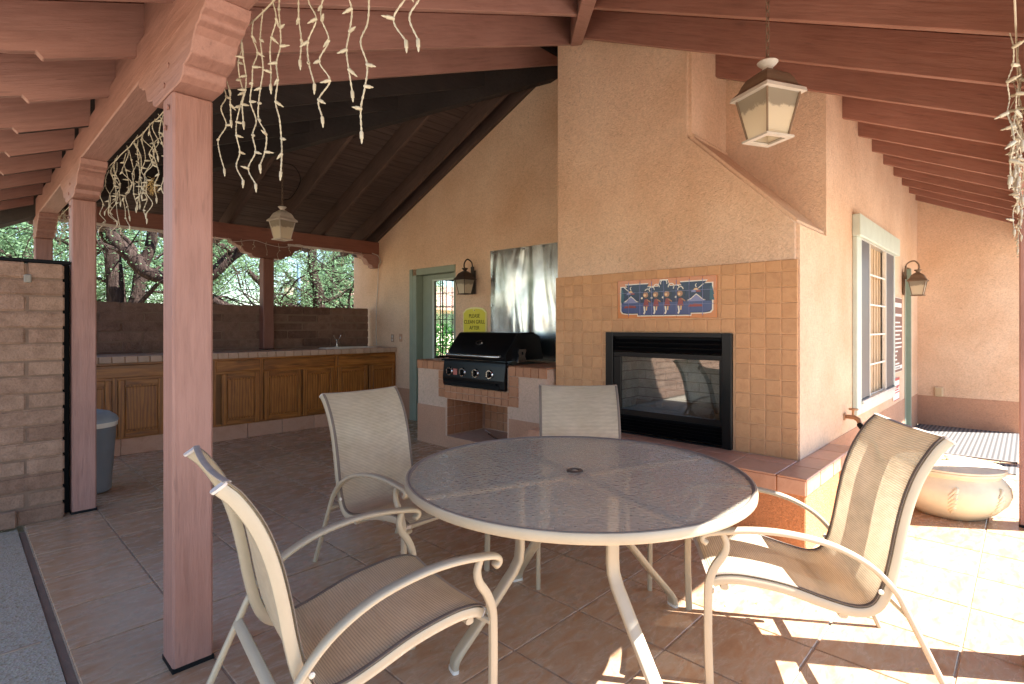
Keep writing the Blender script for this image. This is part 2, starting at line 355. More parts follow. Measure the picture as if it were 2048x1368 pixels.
def cut(o, boxes):
    """boolean boxes out of a mesh object"""
    cs = []
    for b in boxes:
        k = MB().box(*b).build('cutter', GROUT); k.location = (0, 0, 0)
        off = parent_base(o.parent) if o.parent else (0, 0, 0)
        k.location = (0, 0, 0); cs.append(k)
        md = o.modifiers.new('cut', 'BOOLEAN'); md.operation = 'DIFFERENCE'; md.object = k; md.solver = 'EXACT'
    bpy.context.view_layer.update()
    dg = bpy.context.evaluated_depsgraph_get(); me = bpy.data.meshes.new_from_object(o.evaluated_get(dg))
    o.modifiers.clear(); old = o.data; o.data = me; me.name = old.name
    for k in cs: bpy.data.objects.remove(k, do_unlink=True)
    return o
def text(name, body, mat, size, parent, origin, xdir, ydir, align='CENTER', bold=0):
    cu = bpy.data.curves.new(name, 'FONT'); cu.body = body; cu.size = size; cu.align_x = align; cu.align_y = 'CENTER'; cu.extrude = .0008; cu.offset = bold
    t = bpy.data.objects.new('t', cu); C.objects.link(t); bpy.context.view_layer.update()
    me = bpy.data.meshes.new_from_object(t.evaluated_get(bpy.context.evaluated_depsgraph_get())); bpy.data.objects.remove(t, do_unlink=True)
    x = Vector(xdir).normalized(); y = Vector(ydir).normalized(); z = x.cross(y)
    mt = Matrix((x, y, z)).transposed().to_4x4(); mt.translation = Vector(origin) - Vector(parent_base(parent))
    me.transform(mt); me.materials.clear(); me.materials.append(mat); return link(name, me, parent)

def xdisc(name, mat, par, x, y, z, r, dx, n=20, r2=None):
    mb = MB(); r2 = r2 or r
    mb.add([(x, y + r * math.cos(2 * math.pi * k / n), z + r * math.sin(2 * math.pi * k / n)) for k in range(n)] + [(x - dx, y + r2 * math.cos(2 * math.pi * k / n), z + r2 * math.sin(2 * math.pi * k / n)) for k in range(n)],
           [tuple(range(n)), tuple(range(n, 2 * n))] + [(k, (k + 1) % n, n + (k + 1) % n, n + k) for k in range(n)])
    return mb.build(name, mat, par, smooth=40)
# ------------------------------------------------------------------ roof planes (undersides of the rafters)
zL = lambda x: 2.60 + .395 * (x - .592)
zF = lambda y: 2.552 + .46 * y
zB = lambda y: 2.616 + .43 * (7.36 - y)
AP = (4.69, 3.63); DH = .25
EX = -.02; EYF = -.42; EYB = 7.96
hipXF = lambda y: .592 + (zF(y) - 2.6) / .395
hipXB = lambda y: .592 + (zB(y) - 2.6) / .395
hipYF = lambda x: (zL(x) - 2.552) / .46
hipYB = lambda x: 7.36 - (zL(x) - 2.616) / .43

# ------------------------------------------------------------------ setting: ground, slab, floor
struct('ground', MB().box(-400, 400, -400, 400, -.6, -.045), GROUND)
struct('concrete_patio', MB().box(-4, 14, -9, -.42, -.04, -.012), CONC)
struct('concrete_apron', MB().box(-4, .300, -.418, 4.86, -.04, -.008), AGG)
struct('garden_path', MB().box(-6, 4.4, 8.2, 9.6, -.044, -.02), CONC)
jt = MB()
for y in (1.1, 3.05): jt.box(-3.5, .262, y, y + .012, -.012, -.004)
struct('slab_joint', jt, GROUTD)
wob = [(.303 + .008 * noise.noise((y * 3.1, 0, 0)), y) for y in [i * .1 - .4 for i in range(53)]]
struct('gravel_gap', MB().prism([(x, y) for x, y in wob] + [(.334, 4.8), (.334, -.4)], 'z', -.04, -.016), MORTAR)
floor = struct('patio_floor', MB().prism([(.335, -.41), (9.2, -.41), (9.2, 1.3), (4.6, 1.3), (4.6, 7.6), (.335, 7.6)], 'z', -.04, -.005), GROUTD)
PX, PY = .44, .446
tm = MB().box(-PX / 2 + .004, PX / 2 - .004, -PY / 2 + .004, PY / 2 - .004, -.012, 0).mesh('floor_tile', FLOOR, bevel=.0025)
for i in range(-4, 19):
    for j in range(-6, 13):
        x0, x1 = 1.62 + i * PX, 1.62 + (i + 1) * PX; y0, y1 = 1.54 + j * PY, 1.54 + (j + 1) * PY
        cx, cyy = (x0 + x1) / 2, (y0 + y1) / 2
        if x1 < .35 or y1 < -.41 or y0 > 6.85: continue
        if cx > 4.62 and y0 > 1.1: continue
        if 4.1 < cx and 1.1 < y0 and cyy < 5.1: continue
        if x0 > 9.2: continue
        if x0 < .335 or y0 < -.41 or y1 > 6.86 or (x1 > 9.2) or (x1 > 4.57 and y1 > 1.1):
            xa, xb = max(x0, .335), min(x1, 9.215); ya, yb = max(y0, -.41), y1
            if y1 > 1.1 and x0 >= 4.5: yb = min(y1, 1.099)
            elif x1 > 4.57 and y0 > 1.1: xb = 4.57
            if xb - xa < .03 or yb - ya < .03: continue
            o = MB().box(xa + .004, xb - .004, ya + .004, yb - .004, -.012, 0).build('floor_tile', FLOOR, floor, bevel=.0025)
        else:
            o = link('floor_tile', tm, floor, (cx, cyy, random.uniform(-.0006, .0006)))
            if (i + j) % 2: o.rotation_euler[2] = math.pi

# ------------------------------------------------------------------ house walls
house = thing('stucco_house', 'peach stucco house with terracotta painted base course behind the fireplace and grill', 'house', (4.7, 4.2, 0))
W1 = 4.576
wallA = MB().prism([(1.1, 0), (8.0, 0), (8.0, zB(8.0) + DH + .06), (AP[1], zB(AP[1]) + DH - .02), (1.1, zF(1.1) + DH - .02)], 'x', W1, W1 + .2).build('wall', STUCCO, house, off=(0, 0, 0))
wallA.location = -house.location; cut(wallA, [(W1 - .1, W1 + .3, 5.42, 6.36, -.05, 2.16)])
wallA.location = -house.location
wallB = MB().prism([(W1 + .2, 0), (9.42, 0), (9.42, zF(1.2) + DH - .03), (W1 + .2, zF(1.2) + DH - .03)], 'y', 1.1, 1.3).build('wall', STUCCO, house, off=(0, 0, 0))
wallB.location = -house.location; cut(wallB, [(5.575, 7.21, 1.0, 1.4, .66, 2.16), (8.14, 8.62, 1.0, 1.4, -.05, 2.1)])
wallB.location = -house.location
MB().prism([(.06, 0), (1.1, 0), (1.1, zF(1.1) + DH - .02), (.06, zF(.06) + DH - .02)], 'x', 9.22, 9.42).build('wall', STUCCO, house)
MB().box(9.222, 9.42, 1.3, 8.0, 0, 3.0).build('wall', STUCCO, house)
wb = MB().box(W1 + .2, 9.22, 7.8, 8.0, 0, 2.52).build('wall', STUCCO, house, off=(0, 0, 0))
wb.location = -house.location; cut(wb, [(5.7, 7.3, 7.7, 8.1, .75, 2.25)]); wb.location = -house.location
MB().box(W1 + .2, 9.22, 1.3, 7.8, -.01, .0).build('room_floor', plain('room_floor_wood', '#6b5240', .6), house)
ceilm = plain('room_ceiling_paint', '#8d8377', .9)
MB().box(W1 + .2, 9.22, 1.3, 7.8, 2.6, 2.62).build('room_ceiling', ceilm, house)
# painted base courses
for b in ((W1 - .003, W1, 6.43, 6.75, 0, .44), (4.645, 8.14, 1.097, 1.1, 0, .455), (8.62, 9.21, 1.097, 1.1, 0, .42), (9.217, 9.22, .07, 1.097, 0, .402)):
    MB().box(*b).build('base_course', DADO, house)
# kitchen door
d = MB().box(W1 - .012, W1 + .19, 6.27, 6.36, 0, 2.07).box(W1 - .012, W1 + .19, 5.422, 6.27, 2.07, 2.158).box(W1 + .03, W1 + .19, 5.422, 5.50, 0, 2.07)
d.box(W1 - .014, W1 + .002, 6.36, 6.43, 0, 2.16)
d.build('door_frame', SAGED, house, bevel=.004)
dl = MB().box(W1 + .10, W1 + .14, 6.0, 6.262, .0, 2.065).box(W1 + .10, W1 + .14, 5.502, 6.0, 1.98, 2.065).box(W1 + .10, W1 + .14, 5.502, 6.0, 0, .9).build('door', SAGED, house, bevel=.003)
MB().box(W1 + .118, W1 + .122, 5.502, 6.0, .9, 1.98).build('pane', GLASS, dl)
g = MB()
for k in range(1, 4): g.box(W1 + .108, W1 + .117, 6.0 - k * .125 - .004, 6.0 - k * .125 + .004, .9, 1.98)
for k in range(1, 6): g.box(W1 + .1085, W1 + .1165, 5.502, 6.0, .9 + k * .18 - .004, .9 + k * .18 + .004)
g.build('glazing_bar', BLACKM, dl)
g = MB().box(W1 + .09, W1 + .1, 5.99, 6.03, .87, 2.0).box(W1 + .09, W1 + .1, 5.502, 5.99, 1.975, 2.0).build('glazing_bead', SAGE, dl)
# far room window seen through the door
fw = MB().box(5.7, 7.3, 7.86, 7.9, .75, .8).box(5.7, 7.3, 7.86, 7.9, 2.2, 2.25).box(5.7, 5.76, 7.86, 7.9, .8, 2.2).box(7.24, 7.3, 7.86, 7.9, .8, 2.2).build('window', BLACKM, house)
for k in range(1, 5): MB().box(5.7 + k * .32 - .008, 5.7 + k * .32 + .008, 7.87, 7.89, .8, 2.2).build('glazing_bar', BLACKM, fw)
# big window with sage trim
wn = MB().box(5.575, 7.21, 1.09, 1.12, .66, .70).box(5.575, 7.21, 1.066, 1.12, 2.12, 2.16).box(5.575, 5.60, 1.066, 1.12, .7, 2.12).box(7.185, 7.21, 1.066, 1.12, .7, 2.12).build('window', ALU, house)
MB().box(5.40, 7.37, 1.035, 1.1, 2.13, 2.32).build('header_trim', SAGE, wn, bevel=.006)
MB().box(5.41, 5.578, 1.062, 1.1, .57, 2.129).build('side_trim', SAGE, wn, bevel=.005)
MB().box(7.207, 7.24, 1.062, 1.1, .57, 2.129).build('side_trim', SAGE, wn, bevel=.005)
MB().box(5.579, 7.206, 1.06, 1.1, .57, .66).build('sill_trim', SAGE, wn, bevel=.005)
MB().box(5.579, 7.206, 1.045, 1.09, .662, .69).build('sill', ALU, wn, bevel=.003)
MB().box(5.60, 5.955, 1.074, 1.082, .7, 2.12).build('screen', SCREEN, wn)
MB().box(6.765, 7.185, 1.074, 1.082, .7, 2.12).build('screen', SCREEN, wn)
MB().box(5.955, 5.98, 1.068, 1.10, .69, 2.125).build('mullion', WHITEP, wn)
MB().box(6.74, 6.765, 1.068, 1.10, .69, 2.125).build('mullion', WHITEP, wn)
MB().box(5.98, 6.74, 1.088, 1.091, .7, 2.12).build('pane', THIN, wn)
for k in range(1, 5): MB().box(5.98, 6.74, 1.076, 1.084, .7 + k * .284 - .008, .7 + k * .284 + .008).build('glazing_bar', WHITEP, wn)
bl = plain('woven_blind', '#cdb08c', .8, var=.12, bscale=200)
for k in range(11): MB().box(5.985 + k * .069, 6.045 + k * .069, 1.115 + (k % 2) * .006, 1.121 + (k % 2) * .006, .7, 2.12).build('blind_slat', bl, wn)
MB().box(5.5, 7.3, 1.31, 1.32, .6, 2.2).build('backing', BLACKM, wn)
# sage side door at the end of the porch
sd_ = MB().box(8.142, 8.618, 1.14, 1.18, 0, 2.09).build('side_door', SAGED, house)
MB().box(8.142, 8.19, 1.09, 1.139, 0, 2.09).build('side_door_frame', SAGED, house)
MB().box(8.57, 8.62, 1.09, 1.139, 0, 2.09).build('side_door_frame', SAGED, house)

# ------------------------------------------------------------------ roof
roof = thing('porch_roof', 'hipped porch roof of painted rafters and beams over the patio', 'roof', (2.6, 3.6, 2.47))
def rafter(ax, pos, a, b, zf, mat, tail, name='rafter', th=.042, h=.245, parent=None):
    """rafter in plane ax=pos running from eave a to b along the other axis"""
    sg = 1 if b > a else -1; pts = []
    top = lambda q: zf(q) + h
    if tail:
        e = a
        prof = [(0, .135), (.03, .11), (.07, .075), (.12, .048), (.18, .036), (.262, .034), (.285, .0)]
        pts = [(e + sg * d_, zf(e + sg * d_) + u) for d_, u in prof]
    else: pts = [(a, zf(a))]
    pts += [(b, zf(b)), (b, top(b)), (a, top(a))]
    mb = MB().prism(pts, {'y': 'y', 'x': 'x'}[ax], pos - th / 2, pos + th / 2)
    return mb.build(name, mat, parent or roof, bevel=.003)
ys = [2.373 + .624 * k for k in range(-4, 9)]
for y in ys:
    xe = min(hipXF(y), hipXB(y)) - .03
    if y > 1.8 and y < 3.2: xe = min(xe, 3.905)
    xe = min(xe, W1 + .02)
    if xe < .25: continue
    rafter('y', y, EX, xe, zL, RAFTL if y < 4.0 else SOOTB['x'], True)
    if y > 4.0: rafter('y', y, EX - .001, .6, zL, RAFTL, True, name='rafter_tail', th=.0445)
for x in (-.0 + .62, 1.22, 1.84, 2.46, 3.085, 3.765, 4.385, 5.08, 5.65, 6.24, 6.81, 7.41, 7.97, 8.51, 9.06):
    ye = hipYF(x) - .03 if x < 4.3 else (1.87 if x < 4.6 else 1.11)
    if 3.9 < x < 4.576: ye = 1.87
    if ye < .1: continue
    rafter('x', x, EYF, ye, zF, RED['y'], True)
for x in (.6, 1.21, 1.83, 2.45, 3.07, 3.70, 4.33, 4.548):
    ys_ = hipYB(x) + .03
    if ys_ > 7.8: continue
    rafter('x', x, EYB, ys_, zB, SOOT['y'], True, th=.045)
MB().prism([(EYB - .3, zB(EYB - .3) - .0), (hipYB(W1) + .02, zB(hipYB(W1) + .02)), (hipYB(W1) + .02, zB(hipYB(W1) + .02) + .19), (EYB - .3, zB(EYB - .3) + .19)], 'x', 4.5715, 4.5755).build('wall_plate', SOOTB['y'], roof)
# hips
def hip(p, q, drop, wd, dep, mat):
    p, q = Vector(p), Vector(q); t = (q - p); s_ = Vector((-t.y, t.x, 0)).normalized() * wd / 2
    mb = MB(); vs_ = []
    for e in (p, q):
        for dz, sg in ((-drop, 1), (-drop, -1), (-drop + dep, -1), (-drop + dep, 1)): vs_.append(e + s_ * sg + Vector((0, 0, dz)))
    mb.add(vs_, [(0, 1, 2, 3), (7, 6, 5, 4), (0, 4, 5, 1), (1, 5, 6, 2), (2, 6, 7, 3), (3, 7, 4, 0)])
    return mb.build('hip_rafter', mat, roof, bevel=.004)
hip((-.02, -.42, zL(-.02)), (3.90, hipYF(3.90), zL(3.90)), .03, .10, .26, PINK['x'])
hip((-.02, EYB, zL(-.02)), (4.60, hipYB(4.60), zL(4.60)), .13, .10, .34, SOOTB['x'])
MB().box(3.95, 9.4, AP[1] - .04, AP[1] + .04, zF(AP[1]) - .02, zF(AP[1]) + .22).build('ridge_beam', SOOTB['x'], roof)
# decking
def deck(poly, zf, mat):
    vs_ = [(x, y, zf(x, y) + DH) for x, y in poly] + [(x, y, zf(x, y) + DH + .05) for x, y in poly]; n = len(poly)
    return MB().add(vs_, [tuple(range(n))[::-1], tuple(range(n, 2 * n))] + [(i, (i + 1) % n, n + (i + 1) % n, n + i) for i in range(n)]).build('decking', mat, roof)
def deckmat(name, h, h2, ax):
    m = M(name); m.set(rough=.8, spec=.2)
    v = m.coord((1, 14, 14) if ax == 'y' else (14, 1, 14)); g = m.noise(v, 2, 4)
    wv = m.n('TexWave', wave_type='BANDS', bands_direction='Y' if ax == 'y' else 'X', wave_profile='SIN'); wv.inputs['Scale'].default_value = 3.4; m.l(m.coord(), wv.inputs['Vector'])
    c = m.ramp(g, [(.3, lin(h)), (.7, lin(h2))])
    m.col(m.mix(1, c, m.ramp(wv.outputs['Fac'], [(0, (.6, .56, .55, 1)), (.05, (1, 1, 1, 1))]), 'MULTIPLY')); m.bump(m.ramp(wv.outputs['Fac'], [(0, (0, 0, 0, 1)), (.08, (1, 1, 1, 1))]), .6, .01); return m.m
deck([(EX, EYF), AP, (EX, EYB)], lambda x, y: zL(x), deckmat('deck_left', '#9a6350', '#8a5544', 'x'))
deck([(EX, EYF), (9.6, EYF), (9.6, AP[1]), AP], lambda x, y: zF(y), deckmat('deck_front', '#9a5b47', '#8a4f3d', 'y'))
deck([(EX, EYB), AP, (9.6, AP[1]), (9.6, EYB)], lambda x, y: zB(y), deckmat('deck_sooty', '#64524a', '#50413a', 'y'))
# fascia at the eaves
MB().box(EX - .03, EX - .002, EYF - .03, EYB + .03, zL(EX) + .13, zL(EX) + DH + .05).build('fascia', PINK['y'], roof)
MB().box(EX, 9.6, EYF - .03, EYF - .002, zL(EX) + .13, zL(EX) + DH + .05).build('fascia', PINK['x'], roof)
# beams
MB().box(.592, .735, -.1, 7.54, 2.47, 2.655).build('beam', PINK['y'], roof, bevel=.006)
MB().box(.736, 9.3, -.14, .0, 2.36, 2.54).build('beam', PINK['x'], roof, bevel=.006)
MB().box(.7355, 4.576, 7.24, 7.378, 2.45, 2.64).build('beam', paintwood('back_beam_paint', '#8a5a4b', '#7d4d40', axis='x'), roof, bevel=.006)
MB().box(.74, 1.75, 7.228, 7.24, 2.435, 2.462).box(3.15, 3.95, 7.228, 7.24, 2.435, 2.462).build('beam_edging', PALE, roof)
for a, b in zip(ys[:-1], ys[1:]):
    if a + .02 > -.1 and b < 7.6: MB().box(.62, .66, a + .022, b - .022, 2.655, zL(.64) + DH).build('blocking', PINK['y'], roof)
# posts with corbels
ZAP = [(0, 0), (.0, .205), (-.40, .205), (-.385, .165), (-.345, .155), (-.335, .14), (-.30, .135), (-.27, .115), (-.235, .06), (-.17, .045), (-.15, .045), (-.14, .015), (-.10, .0)]
def post(x0, y0, zt, label, ax, arms, zb=0, group='porch posts', wd=.143, mat=None, nm='wooden_post'):
    t = thing(nm, label, 'post', (x0 + wd / 2, y0 + wd / 2, zb), 0, group); mt = mat or PINK
    MB().box(x0, x0 + wd, y0, y0 + wd, zb, zt - .205).build('shaft', mt['z'], t, bevel=.008)
    cb = []
    for sgn in arms:
        for px_, pz_ in (ZAP if sgn < 0 else ZAP):
            pass
    lo = [(p[0] - wd / 2, p[1]) for p in ZAP[2:]]
    poly = [(-wd / 2, .205)] if -1 not in arms else []
    L = [(-wd / 2 - (-q[0]), q[1]) for q in ZAP[2:]] if -1 in arms else [(-wd / 2, .205), (-wd / 2, 0)]
    Rr = [(wd / 2 + (-q[0]), q[1]) for q in ZAP[2:]][::-1] if 1 in arms else [(wd / 2, 0), (wd / 2, .205)]
    poly = L + Rr; zb_ = zt - .205
    if ax == 'y': MB().prism([(y0 + wd / 2 + a, zb_ + b) for a, b in poly], 'x', x0 - .004, x0 + wd + .004).build('corbel', mt['y'], t, bevel=.004)
    else: MB().prism([(x0 + wd / 2 + a, zb_ + b) for a, b in poly], 'y', y0 - .004, y0 + wd + .004).build('corbel', mt['x'], t, bevel=.004)
    for dz_, dy_ in ((-.10, .04), (-.16, .10), (-.26, .05), (-.33, .09)):
        if ax == 'y': xdisc('bolt', mt['z'], t, x0 - .003, y0 + dy_, zt + dz_, .011, .006, 10)
    MB().box(x0 - .002, x0 + wd + .002, y0 - .002, y0 + wd + .002, zb - .005, zb + .018).build('post_base', BLACKM, t)
    return t
post(.592, 2.388, 2.47, 'pinkish brown square wooden post standing free beside a chair back, full height in view', 'y', (-1, 1))
post(.592, 4.93, 2.47, 'pinkish brown wooden post beside the adobe wall and the blue trash can', 'y', (-1, 1))
post(.592, 7.392, 2.47, 'corner wooden post behind the adobe wall, its foot hidden', 'y', (-1,))
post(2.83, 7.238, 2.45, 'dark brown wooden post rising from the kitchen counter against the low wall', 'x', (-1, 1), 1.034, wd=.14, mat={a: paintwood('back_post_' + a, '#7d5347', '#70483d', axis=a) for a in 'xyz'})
post(2.905, -.137, 2.36, 'wooden porch post by the sunlit tiles, only its foot edge in view', 'x', (-1, 1))
post(4.96, -.10, 2.36, 'wooden porch post beside the cream hose pot', 'x', (-1, 1))
post(7.15, -.122, 2.36, 'wooden porch post at the far end beside the woven mat', 'x', (-1, 1))
post(.592, -.19, 2.36, 'wooden porch post at the corner nearest the open patio', 'x', (1,))
# wall bracket of the back beam
cbk = MB().prism([(4.575 + q[0] * .8, 2.24 + q[1]) for q in ZAP[1:]] + [(4.575, 2.24)], 'y', 7.243, 7.375).build('wall_corbel', PINK['x'], roof, bevel=.004)

# ------------------------------------------------------------------ fireplace
fp = thing('fireplace', 'tall peach stucco chimney breast with tan tiled front and raised tiled bench', 'fireplace', (3.9, 2.1, 0))
XC = 3.9
ch = MB().prism([(1.10, 0), (3.175, 0), (3.175, 4.5), (1.861, 4.5), (1.861, 2.81), (1.10, 2.054)], 'x', XC, W1).build('chimney_breast', STUCCO, fp, off=(0, 0, 0), bevel=.026, seg=4, smooth=60, bx=4.3)
ch.location = -fp.location; cut(ch, [(3.8, 4.40, 1.545, 2.596, .47, 1.285)]); ch.location = -fp.location; ch.modifiers.new('weights', 'WEIGHTED_NORMAL').keep_sharp = True
TY = (3.173 - 1.102) / 20; TZ = .1055
MB().box(XC - .006, XC, 1.104, 1.53, .455, 1.797).box(XC - .006, XC, 2.61, 3.172, .455, 1.797).box(XC - .006, XC, 1.53, 2.61, 1.30, 1.797).build('tile_backing', plain('wall_grout', '#cda37c', .95, bscale=150, bstr=.3), fp)
tw = MB().box(XC - .011, XC - .004, -TY / 2 + .0035, TY / 2 - .0035, -TZ / 2 + .0035, TZ / 2 - .0035).mesh('tile', WALLTILE, (XC, 0, 0), bevel=.003)
for c_ in range(20):
    for r_ in range(13):
        y = 1.102 + (c_ + .5) * TY; z = .455 + (r_ + .5) * TZ
        ya, yb, za, zb = y - TY / 2 + .0035, y + TY / 2 - .0035, z - TZ / 2 + .0035, min(z + TZ / 2, 1.80) - .0035
        if z < 1.299:
            if yb < 2.606 and ya > 1.535: continue
            if ya < 2.606 < yb: ya = 2.612
            if ya < 1.535 < yb: yb = 1.529
        if 1.41 < z < 1.728:
            if yb < 2.495 and ya > 1.645: continue
            if ya < 2.495 < yb: ya = 2.499
            if ya < 1.645 < yb: yb = 1.641
        if yb - ya < .012: continue
        if r_ < 12 and abs((ya + yb) / 2 - y) < 1e-4: link('tile', tw, fp, (XC - 3.9 + random.uniform(-.0012, .0006), y - 2.1, z)).rotation_euler = (R(random.uniform(-.5, .5)), R(random.uniform(-.5, .5)), R(random.uniform(-.5, .5)))
        else: MB().box(XC - .011, XC - .004, ya, yb, za, zb).build('tile', WALLTILE, fp, bevel=.003)
# bench
BZ = .455
bpoly = [(3.466, 3.13), (3.466, .941), (4.63, .941), (4.63, 1.105), (3.905, 1.105), (3.905, 3.13)]
hb = MB().prism(bpoly, 'z', 0, BZ - .012).build('bench', stucco('stucco_bench', '#cf8f64', '#c28158'), fp, bevel=.006)
def btile(x0, x1, y0, y1, z0, z1): MB().box(x0, x1, y0, y1, z0, z1).build('bench_tile', BENCHTILE, hb, bevel=.004)
yy = [.935, 1.10, 1.405, 1.71, 2.015, 2.32, 2.625, 2.93, 3.13]
for a, b in zip(yy[1:-1], yy[2:]):
    btile(3.452, 3.745, a + .003, b - .003, BZ - .012, BZ); btile(3.751, 3.884, a + .003, b - .003, BZ - .012, BZ)
xx = [3.452, 3.745, 4.05, 4.355, 4.64]
for a, b in zip(xx[:-1], xx[1:]): btile(a + (.003 if a > 3.5 else 0), b - .003, .928, 1.097, BZ - .012, BZ)
for a, b in zip(yy[:-1], yy[1:]): btile(3.456, 3.467, a + .003, b - .003, BZ - .105, BZ - .014)
for a, b in zip(xx[:-1], xx[1:]): btile(a + .012, b - .003, .932, .942, BZ - .105, BZ - .014)
# firebox insert
fb = thing('fireplace_insert', 'black metal gas fireplace insert with louvres and glass front', 'firebox', (3.89, 2.07, .455))
f = MB().box(3.868, 3.90, 1.534, 1.605, .458, 1.297).box(3.868, 3.90, 2.535, 2.607, .458, 1.297).box(3.868, 3.90, 1.605, 2.535, 1.262, 1.297).box(3.874, 3.90, 1.605, 2.535, .458, .472)
f.build('surround', BLACK, fb, bevel=.004)
MB().box(3.88, 3.90, 1.605, 2.535, 1.095, 1.135).box(3.88, 3.90, 1.605, 2.535, .615, .66).box(3.88, 3.90, 1.605, 1.628, .66, 1.095).box(3.88, 3.90, 2.46, 2.535, .66, 1.095).build('glass_frame', BLACK, fb, bevel=.003)
for z in (1.155, 1.192, 1.228):
    MB().prism([(3.872, z - .012), (3.878, z - .014), (3.90, z + .01), (3.895, z + .014)], 'y', 1.607, 2.533).build('louvre', BLACK, fb)
for z in (.49, .515, .54, .565, .59):
    MB().prism([(3.872, z - .008), (3.878, z - .010), (3.90, z + .008), (3.895, z + .011)], 'y', 1.607, 2.533).build('louvre', BLACK, fb)
MB().box(3.91, 3.92, 1.55, 2.59, 1.14, 1.28).build('louvre_backing', BLACKM, fb); MB().box(3.91, 3.92, 1.55, 2.59, .475, .61).build('louvre_backing', BLACKM, fb)
MB().box(3.891, 3.895, 1.628, 2.46, .66, 1.095).build('glass', FIREGLASS, fb)
liner = MB().box(4.33, 4.39, 1.56, 2.58, .6, 1.28).box(3.93, 4.33, 1.556, 1.58, .6, 1.28).box(3.93, 4.33, 2.56, 2.584, .6, 1.28).box(3.92, 4.34, 1.56, 2.58, .60, .63).build('liner', simple('liner_grey', '#5c5c58', .9), fb)
fbm = brickmat('firebrick', '#c9ccc4', '#d6d8d0', '#bcc0b8')
for r_ in range(6):
    for c_ in range(3):
        MB().box(3.93 + c_ * .135 + (r_ % 2) * .05 * (c_ > 0), 3.93 + (c_ + 1) * .135 - .008 + (r_ % 2) * .05 * (c_ < 2), 2.55, 2.562, .64 + r_ * .08, .64 + r_ * .08 + .072).build('firebrick', fbm, fb)
    for c_ in range(5):
        a = 1.585 + c_ * .2 + (r_ % 2) * .1; b = min(a + .192, 2.555)
        if b - a > .03: MB().box(4.318, 4.332, a, b, .64 + r_ * .08, .64 + r_ * .08 + .072).build('firebrick', fbm, fb)
logm = plain('fire_log', '#5a4a40', .95, var=.4, bscale=30, bstr=.8)
for (a, b, r_) in (((4.05, 1.75, .67), (4.12, 2.3, .69), .04), ((4.18, 1.8, .70), (4.0, 2.15, .72), .033), ((4.2, 2.05, .68), (4.02, 2.4, .70), .03)):
    p, q = Vector(a), Vector(b); MB().tube([p.lerp(q, k / 5) + Vector((0, 0, random.uniform(-.006, .006))) for k in range(6)], [r_ * random.uniform(.85, 1.1) for _ in range(6)], 9).build('log', logm, fb, smooth=50)
# ------------------------------------------------------------------ painted tile mural
mu = thing('tile_mural', 'painted blue tile mural of round headed dancers between mountains above the firebox', 'mural', (3.884, 2.07, 1.57))
MBLUE = {k: simple('glaze_' + k, h, .2) for k, h in dict(night='#0b1638', dusk='#3c4a78', teal='#24505a', rim='#c98048', white='#e6dccb', red='#8c3426', skin='#a8764f', peach='#e3b884', black='#1c1a20', grey='#7d7fa6', green='#4f8a78').items()}
Y0, Y1_, Z0, Z1_ = 1.647, 2.493, 1.412, 1.727; tw_, th_ = (Y1_ - Y0) / 8, (Z1_ - Z0) / 3
fy = lambda u: Y1_ - u * (Y1_ - Y0)      # u from the viewer's left, 0..1
fz = lambda v: Z0 + v * (Z1_ - Z0)
MB().box(3.893, 3.899, Y0, Y1_, Z0, Z1_).build('mural_backing', GROUT, mu)
for i in range(8):
    for j in range(3):
        MB().box(3.884, 3.893, Y0 + i * tw_ + .001, Y0 + (i + 1) * tw_ - .001, Z0 + j * th_ + .001, Z0 + (j + 1) * th_ - .001).build('tile', MBLUE['rim'], mu, bevel=.001)
def art(name, poly, mat, lv): return MB().prism([(fy(u), fz(v)) for u, v in poly], 'x', 3.8845 - lv * .0006, 3.8855).build(name, MBLUE[mat], mu)
def disc(u, v, r, n=14, a0=0, a1=360, asp=2.69): return [(u + r * math.cos(R(a0 + (a1 - a0) * k / n)), v + r * asp * math.sin(R(a0 + (a1 - a0) * k / n))) for k in range(n + (a1 - a0 < 360))]
def arc(u, v, r, wd, a0, a1, n=10): return disc(u, v, r, n, a0, a1) + disc(u, v, r - wd, n, a0, a1)[::-1]
out = [(.03, .18), (.05, .12), (.1, .10), (.22, .10), (.22, .05), (.77, .05), (.77, .10), (.9, .10), (.95, .12), (.97, .18), (.97, .84), (.90, .84), (.92, .90), (.66, .90), (.68, .82), (.56, .82), (.54, .97), (.46, .97), (.44, .82), (.32, .82), (.34, .90), (.08, .90), (.10, .84), (.03, .84)]
ctr = (.5, .47)
art('border', out, 'white', 1)
art('night_sky', [(ctr[0] + (u - ctr[0]) * .975, ctr[1] + (v - ctr[1]) * .94) for u, v in out], 'night', 2)
art('plain', [(.045, .19), (.1, .14), (.23, .14), (.23, .09), (.76, .09), (.76, .14), (.9, .14), (.955, .19), (.955, .40), (.045, .40)], 'dusk', 3)
